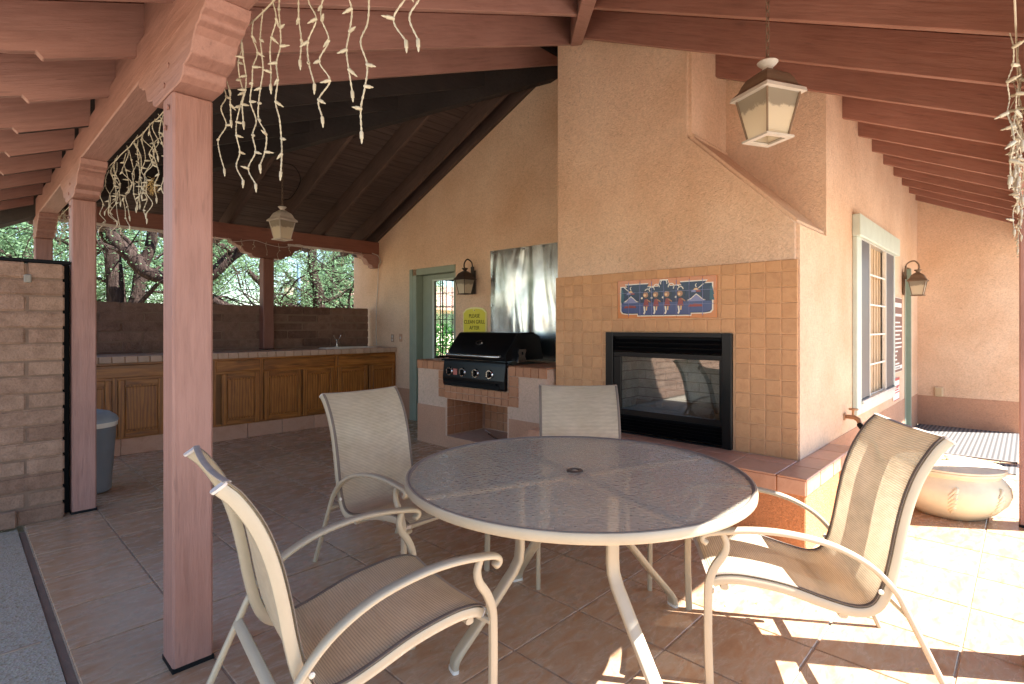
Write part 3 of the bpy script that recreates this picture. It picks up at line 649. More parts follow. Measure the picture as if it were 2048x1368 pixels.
for o_ in (0, 1):
    mir = lambda P: [((u + .665) if o_ else u, v) for u, v in P]
    mt_ = [(.06, .40), (.10, .45), (.15, .56), (.18, .50), (.215, .42), (.24, .40)]
    art('mountain_outline', mir([(u, v + .025) for u, v in mt_]), 'white', 3.6); art('mountain', mir(mt_), 'grey', 4.4)
    art('mesa', mir([(.07, .27), (.09, .33), (.12, .32), (.13, .35), (.2, .33), (.21, .27)]), 'red', 4.4)
    art('pine', [((.05 if not o_ else .95) + a * .03, v) for a, v in ((-.4, .42), (1, .42), (.6, .55), (.9, .55), (.3, .75), (-.3, .75))], 'teal', 3.6)
    art('cloud', mir(disc(.125, .62, .022, 10, 0, 180)), 'grey', 4); art('cloud', mir(disc(.17, .62, .022, 10, 0, 180)), 'red', 4); art('cloud', mir(disc(.148, .66, .022, 10, 0, 180)), 'peach', 4.6)
    art('moon', mir(arc(.16, .78, .02, .007, 110, 250)), 'white', 4)
    art('arrow', mir([(.075, .80), (.08, .82), (.13, .71), (.125, .70)]) if not o_ else [(.885, .80), (.88, .82), (.83, .71), (.835, .70)], 'white', 4)
for u, v, r in ((.33, .68, .03), (.375, .72, .032), (.425, .78, .034), (.5, .88, .036), (.575, .78, .034), (.625, .74, .032), (.665, .70, .03)):
    art('cloud_scallop', arc(u, v, r, .008, 0 if u != .5 else -20, 190 if u != .5 else 200), 'white', 4)
for k, u in enumerate((.315, .42, .535, .665)):
    art('hair', disc(u + .006, .60, .042, 14), 'black', 4); art('head', disc(u - .004, .60, .027, 14), 'skin', 5)
    art('face', disc(u - .012, .59, .013, 10), 'peach', 5.8)
    art('skirt', [(u - .03, .30), (u + .03, .30), (u + .022, .44), (u + .01, .50), (u - .015, .48), (u - .022, .40)], 'red', 5)
    art('arm', [(u + .01, .46), (u + .045, .40), (u + .048, .43), (u + .015, .49)], 'skin', 5.8)
    art('leg', [(u - .028, .31), (u - .012, .31), (u - .005, .16), (u - .016, .10), (u - .03, .12), (u - .02, .17)], 'white', 5)
    art('leg', [(u + .0, .31), (u + .015, .31), (u + .01, .2), (u - .002, .2)], 'peach', 5)
    art('rattle', disc(u - .045, .52, .01, 8), 'white', 4)
for k in range(1, 8): MB().box(3.8795, 3.8844, Y0 + k * tw_ - .0012, Y0 + k * tw_ + .0012, Z0 + .02, Z1_ - .02).build('grout_line', MBLUE['grey'], mu)
for k in range(1, 3): MB().box(3.8797, 3.8842, Y0 + .02, Y1_ - .02, Z0 + k * th_ - .0012, Z0 + k * th_ + .0012).build('grout_line', MBLUE['grey'], mu)

# ------------------------------------------------------------------ grill island
isl = thing('grill_island', 'stucco and tile barbecue island with an open niche below the grill', 'island', (4.19, 4.2, 0))
XI = 3.81
ib = MB().box(XI, W1 - .002, 3.2, 5.205, 0, .945).build('body', ISLAND_ST, isl, off=(0, 0, 0), bevel=.012, seg=2)
ib.location = -isl.location; cut(ib, [(3.7, 4.4, 3.72, 4.665, .13, .545), (3.7, 4.45, 3.72, 4.665, .72, 1.1)]); ib.location = -isl.location
MB().box(XI - .003, XI, 4.685, 5.203, 0, .44).build('base_course', DADO, isl); MB().box(XI - .003, XI, 3.2, 3.70, 0, .435).build('base_course', DADO, isl)
MB().box(XI - .0035, XI, 3.70, 4.685, 0, .128).build('base_course', DADO, isl)
def itile(b, mat=WALLTILE): MB().box(*b).build('tile', mat, isl, bevel=.003)
def row(y0, y1, z0, z1, n):
    for k in range(n):
        a = y0 + (y1 - y0) * k / n; b = y0 + (y1 - y0) * (k + 1) / n; itile((XI - .011, XI + .001, a + .0025, b - .0025, z0, z1), NICHETILE)
row(3.205, 3.70, .858, .957, 5); row(4.685, 5.203, .858, .957, 5)
for z in (.557, .657, .757):
    row(3.567, 3.70, z, z + .095, 1); row(4.685, 4.80, z, z + .095, 1)
row(3.70, 4.685, .552, .622, 10); row(3.70, 4.685, .627, .692, 10)
for i in range(7):
    for (a, b) in ((3.2, 3.70), (4.685, 5.203)):
        for k in range(5):
            y0 = a + (b - a) * k / 5; itile((XI - .011 + i * .108, XI + .092 + i * .108, y0 + .0025, y0 + (b - a) / 5 - .0025, .946, .958), NICHETILE)
for i in range(5):
    for k in range(4):
        itile((3.815 + i * .108, 3.918 + i * .108, 4.657, 4.666, .14 + k * .102, .238 + k * .102), NICHETILE)
for i in range(9):
    for k in range(4):
        itile((4.392, 4.401, 3.724 + i * .105, 3.824 + i * .105, .14 + k * .102, .238 + k * .102), NICHETILE)
for i in range(3): itile((XI - .002 + i * .04 * 0, XI + .006, 3.2, 3.2, 0, 0)) if False else None
# tongs lying in the niche
tg = thing('grill_tongs', 'steel grill tongs with a dark handle lying in the niche under the grill', 'tongs', (4.0, 4.0, .13))
MB().sweep(cr([(4.05, 4.28, .20), (4.02, 4.1, .155), (4.0, 3.95, .15), (3.98, 3.78, .145)], 5), (1, .2, 0), .02, .006).build('arm', STEEL, tg, smooth=40)
MB().sweep(cr([(4.07, 4.26, .17), (4.04, 4.1, .142), (4.03, 3.95, .14), (4.02, 3.80, .138)], 5), (1, .2, 0), .03, .012).build('grip', BLACK, tg, smooth=40)
MB().sweep([(4.055, 4.30, .21), (4.05, 4.22, .185)], (1, 0, 0), .022, .01).build('tip', ALU, tg)
# ------------------------------------------------------------------ gas grill
gr = thing('gas_grill', 'black built-in gas grill with closed hood and four knobs', 'grill', (4.0, 4.19, .69))
MB().box(3.775, 4.40, 3.722, 4.663, .70, .955).build('burner_box', BLACK, gr, bevel=.006)
MB().prism([(3.775, .70), (3.762, .72), (3.755, .80), (3.772, .94), (3.78, .985), (3.80, .985), (3.80, .70)], 'y', 3.715, 4.67).build('control_panel', BLACK, gr, bevel=.004)
MB().box(3.75, 3.80, 3.70, 4.685, .975, .99).build('panel_lip', BLACKM, gr, bevel=.003)
MB().box(3.752, 3.775, 3.78, 4.62, .705, .755).build('drip_tray', BLACKM, gr, bevel=.006)
MB().sweep(cr([(3.757, 3.84, .765), (3.735, 3.86, .762), (3.735, 4.58, .762), (3.757, 4.6, .765)], 4), (0, 0, 1), .012, .012).build('tray_handle', BLACKM, gr, smooth=40)
hood = [(3.79, .995), (3.782, 1.03), (3.795, 1.08), (3.86, 1.16), (3.945, 1.262), (3.965, 1.28), (4.20, 1.285), (4.30, 1.25), (4.37, 1.0)]
MB().prism(hood, 'y', 3.725, 4.625).build('hood', BLACK, gr, bevel=.008, seg=2, smooth=25)
MB().prism([(x - .004, z - .001) for x, z in hood[:6]] + [(4.205, 1.288), (4.2, 1.27), (3.98, 1.266)] + [(x + .012, z - .008) for x, z in hood[:5]][::-1], 'y', 3.717, 3.727).build('hood_end', BLACKM, gr)
hd = MB().sweep(cr([(3.785, 3.80, 1.045), (3.745, 3.83, 1.04), (3.742, 4.2, 1.04), (3.745, 4.56, 1.04), (3.785, 4.59, 1.045)], 6), (0, 0, 1), .03, .03).build('handle', STEEL, gr, smooth=50)
bp = Vector((3.868, 4.19, 1.172)); nrm = Vector((-.77, 0, .64)); up = Vector((.64, 0, .77))
bd = MB(); ring = []
for k in range(20):
    a = 2 * math.pi * k / 20; ring.append((math.cos(a), math.sin(a)))
bd.add([bp + Vector((0, 1, 0)) * c_ * .048 + up * s_ * .028 for c_, s_ in ring] + [bp + nrm * .008 + Vector((0, 1, 0)) * c_ * .046 + up * s_ * .026 for c_, s_ in ring], [tuple(range(20)), tuple(range(20, 40))] + [(k, (k + 1) % 20, 20 + (k + 1) % 20, 20 + k) for k in range(20)])
b_ = bd.build('badge', STEEL, gr)
bd = MB(); bd.add([bp + nrm * .0085 + Vector((0, 1, 0)) * c_ * .033 + up * s_ * .016 for c_, s_ in ring] + [bp + nrm * .0095 + Vector((0, 1, 0)) * c_ * .033 + up * s_ * .016 for c_, s_ in ring], [tuple(range(20)), tuple(range(20, 40))] + [(k, (k + 1) % 20, 20 + (k + 1) % 20, 20 + k) for k in range(20)])
bd.build('badge_inlay', BLACK, b_)
for y in (4.557, 4.344, 4.139, 3.927):
    k_ = xdisc('knob', STEEL, gr, 3.762, y, .858, .05, .012, r2=.044); xdisc('knob_grip', BLACK, k_, 3.752, y, .858, .034, .030, r2=.029)
    MB().box(3.718, 3.7225, y - .006, y + .006, .838, .884).build('knob_pointer', STEEL, k_)
MB().box(3.756, 3.762, 4.425, 4.487, .825, .89).build('warning_sticker', simple('sticker_red', '#b0635a', .5), gr)
# lighter bracket plate on the side
br = MB().prism([(3.93, .985), (4.05, .985), (4.045, 1.02), (4.03, 1.04), (4.035, 1.07), (4.05, 1.10), (4.04, 1.115), (3.94, 1.115), (3.93, 1.08), (3.945, 1.05), (3.935, 1.02)], 'y', 3.685, 3.712).build('side_bracket', STEEL, gr)
MB().box(3.985, 4.0, 3.681, 3.686, 1.06, 1.09).build('bracket_slot', BLACKM, br)
# ------------------------------------------------------------------ steel sheet, signs
sm = MB(); ny, nz = 26, 34; vs_ = []
def sx(i, j):
    y = 3.19 + (4.745 - 3.19) * i / ny; z = .962 + (2.262 - .962) * j / nz
    d_ = .02 * max(0, noise.noise((y * 2.2, z * 1.1, 3.3))) + .012 * noise.noise((y * 6, z * 2.2, 1.1)) + (.018 if abs(y - 4.03) < .04 else 0)
    return (W1 - .006 - abs(d_), y, z + (.004 * (y - 4) if j == nz else 0))
for j in range(nz + 1):
    for i in range(ny + 1): vs_.append(sx(i, j))
nb = len(vs_); vs_ += [(W1 - .001, p[1], p[2]) for p in vs_[:nb]]
fs_ = [(j * (ny + 1) + i, j * (ny + 1) + i + 1, (j + 1) * (ny + 1) + i + 1, (j + 1) * (ny + 1) + i) for j in range(nz) for i in range(ny)]
edge = [i for i in range(ny + 1)] + [j * (ny + 1) + ny for j in range(1, nz + 1)] + [nz * (ny + 1) + i for i in range(ny - 1, -1, -1)] + [j * (ny + 1) for j in range(nz - 1, 0, -1)]
fs_ += [(edge[k], edge[(k + 1) % len(edge)], edge[(k + 1) % len(edge)] + nb, edge[k] + nb) for k in range(len(edge))] + [tuple(e + nb for e in edge)]
ss = thing('steel_backsplash', 'dented shiny steel sheet screwed to the wall behind the grill', 'panel', (W1 - .01, 4.0, .96))
MB().add(vs_, fs_).build('sheet', SHEET, ss, smooth=60)
for y, z in ((4.70, 2.235), (4.2, 2.24), (4.715, 1.95), (4.72, 1.6), (3.9, 2.24)): xdisc('screw', STEEL, ss, W1 - .02, y, z, .012, .006)
sg = thing('yellow_sign', 'yellow arched sign asking to clean the grill, on the wall beside the steel sheet', 'sign', (W1 - .02, 5.03, 1.2))
def archp(y0, y1, z0, zs, zt, n=10):
    return [(y0, z0), (y1, z0), (y1, zs)] + [((y0 + y1) / 2 + (y1 - y0) / 2 * .86 * math.cos(math.pi * k / n), zs + (zt - zs) * (.35 + .65 * math.sin(math.pi * k / n))) for k in range(n + 1)] + [(y0, zs)]
MB().prism(archp(4.813, 5.253, 1.16, 1.525, 1.588), 'x', W1 - .016, W1 - .002).build('rim', simple('sign_rim', '#e6de9c', .5), sg, bevel=.002)
MB().prism(archp(4.832, 5.234, 1.175, 1.512, 1.568), 'x', W1 - .019, W1 - .015).build('face', simple('sign_yellow', '#d3c93c', .5), sg)
for tx, z, s_ in (('PLEASE', 1.475, .066), ('CLEAN GRILL', 1.40, .066), ('AFTER', 1.325, .066), ('EACH USE', 1.25, .066)):
    text('lettering', tx, BLACKM, s_, sg, (W1 - .0195, 5.033, z), (0, -1, 0), (0, 0, 1), bold=0)
xdisc('nail', STEEL, sg, W1 - .019, 5.033, 1.548, .007, .003)
rs = thing('rules_sign', 'tall brown notice board with white lettering between window and side door', 'sign', (7.56, 1.09, .81))
MB().box(7.302, 7.822, 1.082, 1.097, .815, 1.68).build('edge', WHITEP, rs, bevel=.004)
MB().box(7.312, 7.812, 1.078, 1.083, .825, 1.67).build('board', simple('sign_brown', '#7a5546', .6), rs)
wt = simple('sign_white', '#efe9e2', .6)
for k, (x0, x1, z) in enumerate([(7.34, 7.79, 1.59), (7.36, 7.77, 1.475)] + [(7.36, 7.36 + q, 1.39 - i * .047) for i, q in enumerate((.3, .4, .42, .28, .36, .42, .40, .16, .1, .1, .25, .33))]):
    h = .05 if k == 0 else (.03 if k == 1 else .017); x = x0
    while x < x1 - .02:                                     # word shapes too small to read
        l_ = random.uniform(.03, .075); MB().box(x, min(x + l_, x1), 1.0765, 1.0785, z - h / 2, z + h / 2).build('lettering', wt, rs); x += l_ + .014
MB().box(7.34, 7.79, 1.0765, 1.0785, .855, .895).build('lettering', wt, rs)
s2 = thing('notice_sign', 'small red and white notice under the brown rules board', 'sign', (7.48, 1.09, .52))
MB().box(7.305, 7.655, 1.084, 1.097, .505, .755).build('board', wt, s2, bevel=.003)
rd = simple('sign_red', '#b8453f', .5)
for a, b in ((.725, .755), (.655, .668), (.585, .597), (.505, .512)): MB().box(7.305, 7.655, 1.081, 1.0838, a, b).build('band', rd, s2)
for z in (.645, .62): MB().box(7.34, 7.6, 1.081, 1.0838, z - .007, z + .007).build('lettering', rd, s2)

# ------------------------------------------------------------------ lanterns
def lantern_body(t, s_, base=0, open_bottom=True, capdisc=True, mt=BRONZE, rimm=PEWTER):
    """square tapered lantern, base z, scale s_ ; local coordinates"""
    z0 = base; hb_, ht_ = .075 * s_, .118 * s_; H_ = .24 * s_
    B = dict(world=False)
    q_ = .098 * s_; e_ = .066 * s_
    MB().box(-q_, q_, -q_, -e_, z0 - .012 * s_, z0).box(-q_, q_, e_, q_, z0 - .012 * s_, z0).box(-q_, -e_, -e_, e_, z0 - .012 * s_, z0).box(e_, q_, -e_, e_, z0 - .012 * s_, z0).build('bottom_rim', rimm, t, **B)
    for k in range(4):
        a, b = ((-1, -1), (1, -1), (1, 1), (-1, 1))[k], ((1, -1), (1, 1), (-1, 1), (-1, -1))[k]
        p, q = Vector((a[0] * hb_, a[1] * hb_, z0)), Vector((a[0] * ht_, a[1] * ht_, z0 + H_))
        MB().sweep([p, q], (a[0], -a[1], 0), .012 * s_, .012 * s_, 6).build('corner_bar', mt, t, **B)
        i_ = .97
        va = [Vector((a[0] * hb_ * i_, a[1] * hb_ * i_, z0 + .004)), Vector((b[0] * hb_ * i_, b[1] * hb_ * i_, z0 + .004)), Vector((b[0] * ht_ * i_, b[1] * ht_ * i_, z0 + H_)), Vector((a[0] * ht_ * i_, a[1] * ht_ * i_, z0 + H_))]
        inn = [v_ * 1 - Vector((v_.x, v_.y, 0)).normalized() * .004 for v_ in va]
        MB().add(va + inn, [(0, 1, 2, 3), (7, 6, 5, 4), (0, 4, 5, 1), (1, 5, 6, 2), (2, 6, 7, 3), (3, 7, 4, 0)]).build('pane', FROST, t, **B)
        MB().sweep([p, (b[0] * hb_, b[1] * hb_, z0)], (0, 0, 1), .014 * s_, .012 * s_, 6).build('bottom_bar', mt, t, **B)
    r_ = MB(); r_.frustum(.145 * s_, .14 * s_, (0, 0, z0), H_, H_ + .022 * s_); r_.build('roof_rim', rimm, t, **B)
    rf = MB(); pr = [(.138, .022), (.112, .05), (.098, .085), (.082, .115), (.05, .14), (.03, .155)]
    for (a, za), (b, zb) in zip(pr[:-1], pr[1:]): rf.frustum(a * s_, b * s_, (0, 0, z0 + H_), za * s_, zb * s_)
    rf.build('roof', mt, t, **B)
    MB().lathe([(.03 * s_, .15 * s_), (.028 * s_, .17 * s_), (.05 * s_, .19 * s_), (.058 * s_, .2 * s_), (.05 * s_, .207 * s_), (.01 * s_, .21 * s_)], (0, 0, z0 + H_), 18).build('finial', rimm, t, smooth=40, **B)
    MB().lathe([(.012 * s_, .0), (.022 * s_, .03 * s_), (.03 * s_, .07 * s_), (.022 * s_, .11 * s_), (.012 * s_, .13 * s_)], (0, 0, z0 + .03 * s_), 12).build('bulb', WHITEP, t, smooth=60, **B)
    return z0 + H_ + .21 * s_
def chain(t, z0, z1, s_):
    z = z0; k = 0; L = .05 * s_
    while z < z1:
        P = []
        for a in range(14):
            an = 2 * math.pi * a / 13; x, y = .010 * s_ * math.cos(an), L * .5 * math.sin(an)
            P.append((x, 0, z + L * .45 + y) if k % 2 == 0 else (0, x, z + L * .45 + y))
        MB().tube(P, .0028 * s_, 5).build('chain_link', BRONZE, t, world=False); z += L * .78; k += 1
p1 = thing('pendant_lantern', 'bleached metal lantern with frosted panes hanging beside the chimney shoulder', 'lantern', (2.69, .895, 2.243), R(-27), group='hanging porch lanterns')
zt = lantern_body(p1, .82); chain(p1, zt - .01, zF(.89) - 2.243 + .12, .9)
p2 = thing('pendant_lantern', 'grey metal lantern hanging from the sooty ceiling before the kitchen counter', 'lantern', (2.58, 6.07, 2.33), R(12), group='hanging porch lanterns')
zt = lantern_body(p2, .82, mt=PEWTER); chain(p2, zt - .01, zB(6.07) - 2.33 + .22, .9)
MB().tube(cr([(0, 0, .86), (.12, -.05, .84), (.2, -.05, .70), (.12, 0, .5), (.01, .0, .44)], 6), .004, 5).build('cord', BLACKM, p2, world=False, smooth=60)
def wall_lantern(name_label, loc, rz, s_, mt):
    t = thing('wall_lantern', name_label, 'lantern', loc, rz, 'wall lanterns')     # local +x points away from the wall
    MB().box(-.13 * s_, -.115 * s_, -.04 * s_, .04 * s_, .0, .26 * s_).build('back_plate', mt, t, world=False, bevel=.008)
    MB().box(-.118 * s_, -.10 * s_, -.022 * s_, .022 * s_, .18 * s_, .30 * s_).build('arm_block', mt, t, world=False, bevel=.004)
    z = lantern_body(t, .62 * s_, 0, mt=mt, rimm=mt)
    MB().tube(cr([(-.11 * s_, 0, .24 * s_), (-.10 * s_, 0, .34 * s_), (-.04 * s_, 0, .375 * s_), (.0, 0, .345 * s_), (.012 * s_, 0, .30 * s_), (0, 0, .27 * s_)], 6), .008 * s_, 6).build('scroll_arm', mt, t, world=False, smooth=60)
    return t
wall_lantern('bronze wall lantern between the kitchen door and the steel sheet', (W1 - .165, 5.045, 1.75), math.pi, 1.15, plain('dark_bronze', '#3d312b', .5, .3))
wall_lantern('bronze wall lantern mounted above the brown rules board', (8.0, 1.1 - .15, 1.72), -math.pi / 2, 1.1, BRONZE)

# ------------------------------------------------------------------ adobe walls
def adobe_wall(t, x0, x1, yf, yb, z0, nc, ch_, bl_, mat, seed, skipx=None):
    rd_ = random.Random(seed)
    MB().box(x0 + .012, x1 - .012, yf + .010, yb - .014, z0, z0 + nc * ch_ - .012).build('mortar', MORTAR, t)
    for r_ in range(nc):
        x = x1 + (bl_ / 2 if r_ % 2 else 0)
        while x > x0 + .02:
            a, b = max(x - bl_, x0), min(x, x1)
            if b - a > .03:
                j = lambda q: rd_.uniform(-q, q)
                za, zb = z0 + r_ * ch_ + .002, z0 + (r_ + 1) * ch_ - .002
                mb = MB(); n_ = 4; vs_ = []                     # slumped block: rounded, uneven face
                mb.box(a + .003 + j(.002), b - .003 + j(.002), yf + j(.004), yb + j(.004), za + j(.002), zb + j(.002))
                mb.build('brick', mat, t, bevel=.010, seg=2, smooth=60)
            x -= bl_
aw = thing('adobe_wall', 'adobe block garden wall with a black rail on top beside a wooden post', 'wall', (-1.5, 5.0, 0))
adobe_wall(aw, -4.2, .551, 4.90, 5.10, 0, 16, .1115, .405, ADOBE, 3)
MB().box(.335, .375, 4.888, 4.9, 1.645, 1.70).build('patch_plate', plain('putty', '#8d877d', .9), aw, bevel=.006)
MB().box(-4.2, .30, 4.865, 4.901, 0, .115).build('kerb_block', ADOBE, aw, bevel=.01)
mr_ = thing('black_rail', 'black metal rail along the top of the adobe wall and a black strip standing in for the shade in the gap by the post', 'rail', (.57, 4.98, 0))
MB().box(-4.2, .588, 4.93, 5.0, 1.785, 1.812).build('top_rail', BLACKM, mr_, bevel=.006)
MB().box(.554, .590, 5.02, 5.07, 0, 1.79).build('gap_shade_strip', BLACKM, mr_, bevel=.004)  # black strip set in for the shade of the gap between wall end and post
lw = thing('adobe_wall', 'low dark adobe block wall behind the kitchen counter', 'wall', (2.5, 7.45, 0))
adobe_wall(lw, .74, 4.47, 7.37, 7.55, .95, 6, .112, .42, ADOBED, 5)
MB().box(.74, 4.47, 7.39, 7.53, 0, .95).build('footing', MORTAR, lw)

# ------------------------------------------------------------------ kitchen
kit = thing('kitchen_cabinet', 'run of oak base cabinets under a tiled counter along the low adobe wall', 'cabinet', (2.7, 7.0, 0))
YF = 6.80
MB().box(.80, 4.574, YF + .02, 7.36, .175, .965).build('carcass', plain('carcass_oak', '#7a4d22', .6), kit)
def rail(x0, x1, z0, z1, mt, p=0): return MB().box(x0, x1, YF + .001 - p, YF + .02, z0, z1).build('face_frame', mt, kit)
rail(.80, 4.574, .945, .965, OAKX); rail(.80, 4.574, .785, .815, OAKX); rail(.80, 4.574, .175, .20, OAKX)
secs = [(.82, 1.60, .84, 1.155), (1.64, 2.10, None, None)]
for x in (.80, 1.163, 1.61, 2.10, 2.632, 3.617, 4.555): MB().box(x - .022, x + .022, YF, YF + .019, .2, .945).build('face_frame', OAKZ, kit)
for x0, x1 in ((.83, 1.62), (1.66, 2.08), (2.12, 2.612), (2.657, 3.595), (3.64, 4.562)):
    MB().box(x0, x1, YF - .018, YF, .812, .943).build('drawer_front', OAKX, kit, bevel=.006)
def cdoor(x0, x1):
    z0, z1 = .188, .787; d_ = MB().box(x0 + .04, x1 - .04, YF - .003, YF, z0 + .05, z1 - .05).build('door', OAKZ, kit)
    MB().box(x0 + .062, x1 - .062, YF - .015, YF - .0032, z0 + .075, z1 - .075).build('raised_panel', OAKZ, d_, bevel=.006)
    for b in ((x0, x0 + .055, z0, z1), (x1 - .055, x1, z0, z1)): MB().box(b[0], b[1], YF - .02, YF - .001, b[2], b[3]).build('stile', OAKZ, d_, bevel=.004)
    for b in ((z0, z0 + .055), (z1 - .055, z1)): MB().box(x0 + .0555, x1 - .0555, YF - .0195, YF - .001, b[0], b[1]).build('door_rail', OAKX, d_, bevel=.004)
for a, b in ((.70 + .13, 1.135), (1.19, 1.60), (1.635, 2.085), (2.178, 2.605), (2.662, 3.132), (3.152, 3.585), (3.64, 4.105), (4.13, 4.565)): cdoor(a, b)
for k in range(9): MB().box(.80 + k * .42, .80 + (k + 1) * .42 - .005, YF + .012, YF + .026, .0, .172).build('kick_tile', BENCHTILE, kit, bevel=.003)
ct = MB().box(.80, 4.574, YF - .028, 7.366, .966, 1.028).build('countertop', GROUT, kit)
nk = 34
for k in range(nk):
    a = .80 + 3.774 * k / nk; b = .80 + 3.774 * (k + 1) / nk
    MB().box(a + .004, b - .004, YF - .04, YF - .026, .968, 1.036).build('edge_tile', COUNTERTILE, ct, bevel=.004)
for k in range(17):
    a = .80 + 3.774 * k / 17; b = .80 + 3.774 * (k + 1) / 17
    for q in range(2):
        MB().box(a + .004, b - .004, YF - .024 + q * .295, YF + .265 + q * .295, 1.028, 1.036).build('counter_tile', COUNTERTILE, ct, bevel=.003)
sk = thing('sink', 'cream drop-in bar sink set in the tiled counter', 'sink', (3.95, 7.05, 1.03))
q = MB(); ring = lambda x0, x1, y0, y1, z, n=6: [(x0 + (x1 - x0) * (.5 + .5 * math.copysign(abs(math.cos(2 * math.pi * k / 24)) ** .5, math.cos(2 * math.pi * k / 24))), y0 + (y1 - y0) * (.5 + .5 * math.copysign(abs(math.sin(2 * math.pi * k / 24)) ** .5, math.sin(2 * math.pi * k / 24))), z) for k in range(24)]
rg = [ring(3.55, 4.36, 6.85, 7.27, 1.036), ring(3.56, 4.35, 6.86, 7.26, 1.047), ring(3.62, 4.29, 6.92, 7.18, 1.047), ring(3.66, 4.25, 6.96, 7.14, .985)]
q.add([p for r_ in rg for p in r_], [(i * 24 + k, i * 24 + (k + 1) % 24, (i + 1) * 24 + (k + 1) % 24, (i + 1) * 24 + k) for i in range(3) for k in range(24)] + [tuple(range(72, 96))]); q.build('basin', WHITEP, sk, smooth=40)
fc = thing('faucet', 'chrome faucet with two raised handles behind the bar sink', 'faucet', (3.86, 7.22, 1.047))
MB().lathe([(.03, 0), (.03, .012), (.014, .02), (.013, .09), (.016, .1), (.012, .12)], (3.86, 7.22, 1.047), 14).build('body', STEEL, fc, smooth=40)
MB().tube(cr([(3.86, 7.22, 1.14), (3.85, 7.2, 1.16), (3.83, 7.13, 1.13), (3.825, 7.08, 1.085)], 5), .009, 8).build('spout', STEEL, fc, smooth=60)
for sgx in (-1, 1): MB().tube([(3.86, 7.22, 1.13), (3.86 + sgx * .04, 7.22, 1.18), (3.86 + sgx * .055, 7.22, 1.215)], [.008, .007, .011], 8).build('handle', STEEL, fc, smooth=60)
MB().box(3.74, 3.94, 7.19, 7.25, 1.0475, 1.053).build('base_plate', STEEL, fc, bevel=.002)
for (y, z, lb) in ((6.872, 1.167, 'white double outlet on the wall above the counter end'), (6.66, 1.177, 'light switch plate on the wall beside the kitchen door')):
    o = thing('wall_plate' if 'switch' in lb else 'outlet', lb, 'switch' if 'switch' in lb else 'outlet', (W1, y, z))
    pm = plain('plate_tan', '#c0967c', .6) if 'switch' in lb else plain('plate_grey', '#a3836e', .5)
    MB().box(W1 - .008, W1, y - .038, y + .038, z - .058, z + .058).build('plate', pm, o, bevel=.003)
    for dz in ((-.025, .025) if 'outlet' in lb else (0,)): MB().box(W1 - .011, W1 - .007, y - .016, y + .016, z + dz - .017, z + dz + .017).build('socket', PALE, o, bevel=.002)
o = thing('outlet', 'outdoor outlet with a cover on the end wall above the terracotta band', 'outlet', (9.21, .866, .40))
MB().box(9.195, 9.219, .82, .912, .40, .53).build('cover', plain('cover_tan', '#cdb594', .6), o, bevel=.006); MB().box(9.19, 9.196, .835, .897, .415, .515).build('flap', plain('flap_tan', '#c2a884', .6), o, bevel=.004)
cd = tag(MB().tube(cr([(4.44, 7.222, 2.46), (4.535, 7.215, 2.43), (4.555, 7.16, 2.33), (4.545, 7.21, 2.28), (4.56, 7.25, 2.0), (4.565, 7.30, 1.6), (4.56, 7.30, 1.2), (4.54, 7.25, 1.05)], 6), .006, 6).build('extension_cord', PALE, smooth=60), 'pale cord running down the wall corner from the back beam to the counter', 'cord')
# trash can
tc_ = thing('trash_can', 'grey blue plastic trash can with a lid behind the post', 'trash can', (.77, 5.52, 0))
MB().lathe([(.135, .0), (.15, .01), (.185, .55), (.19, .56)], (.77, 5.52, 0), 28).build('bin', CAN, tc_, smooth=40)
MB().lathe([(.188, .53), (.192, .535), (.196, .57), (.185, .575)], (.77, 5.52, 0), 28).build('bag_edge', WHITEP, tc_, smooth=40)
MB().lathe([(.2, .57), (.2, .585), (.185, .61), (.14, .645), (.07, .665), (.01, .67)], (.77, 5.52, 0), 28).build('lid', plain('can_lid', '#8c969e', .5), tc_, smooth=40)

# ------------------------------------------------------------------ table
TC = (1.887, 1.43, 0)
tb = thing('patio_table', 'round patio table with pebbled glass top and cream metal frame', 'table', TC)
RT = .73
MB().lathe([(RT - .02, .698), (RT - .004, .686), (RT, .690), (RT, .715), (RT - .004, .721), (RT - .012, .721), (RT - .0135, .7165), (RT - .016, .706)], (0, 0, 0), 96, ring=True).build('rim', FRAME, tb, world=False, smooth=50)
tb_r = bpy.data.objects[-1] if False else None
MB().lathe([(.028, .709), (RT - .015, .709), (RT - .015, .716), (.028, .716)], (0, 0, 0), 96, ring=True).build('glass_top', TABLEGLASS, tb, world=False)
MB().lathe([(RT - .022, .7162), (RT - .016, .7222), (RT - .011, .7222), (RT - .011, .7162)], (0, 0, 0), 96, ring=True).build('glass_seal', plain('vinyl_seal', '#7b7068', .6), tb, world=False, smooth=50)
MB().lathe([(.016, .70), (.034, .70), (.036, .719), (.03, .722), (.018, .721)], (0, 0, 0), 32, ring=True).build('umbrella_ring', plain('brown_ring', '#54463c', .5), tb, world=False, smooth=40)
MB().lathe([(.0, .712), (.015, .712), (.015, .7185), (.0, .7185)], (0, 0, 0), 24).build('ring_plug', FRAME, tb, world=False)
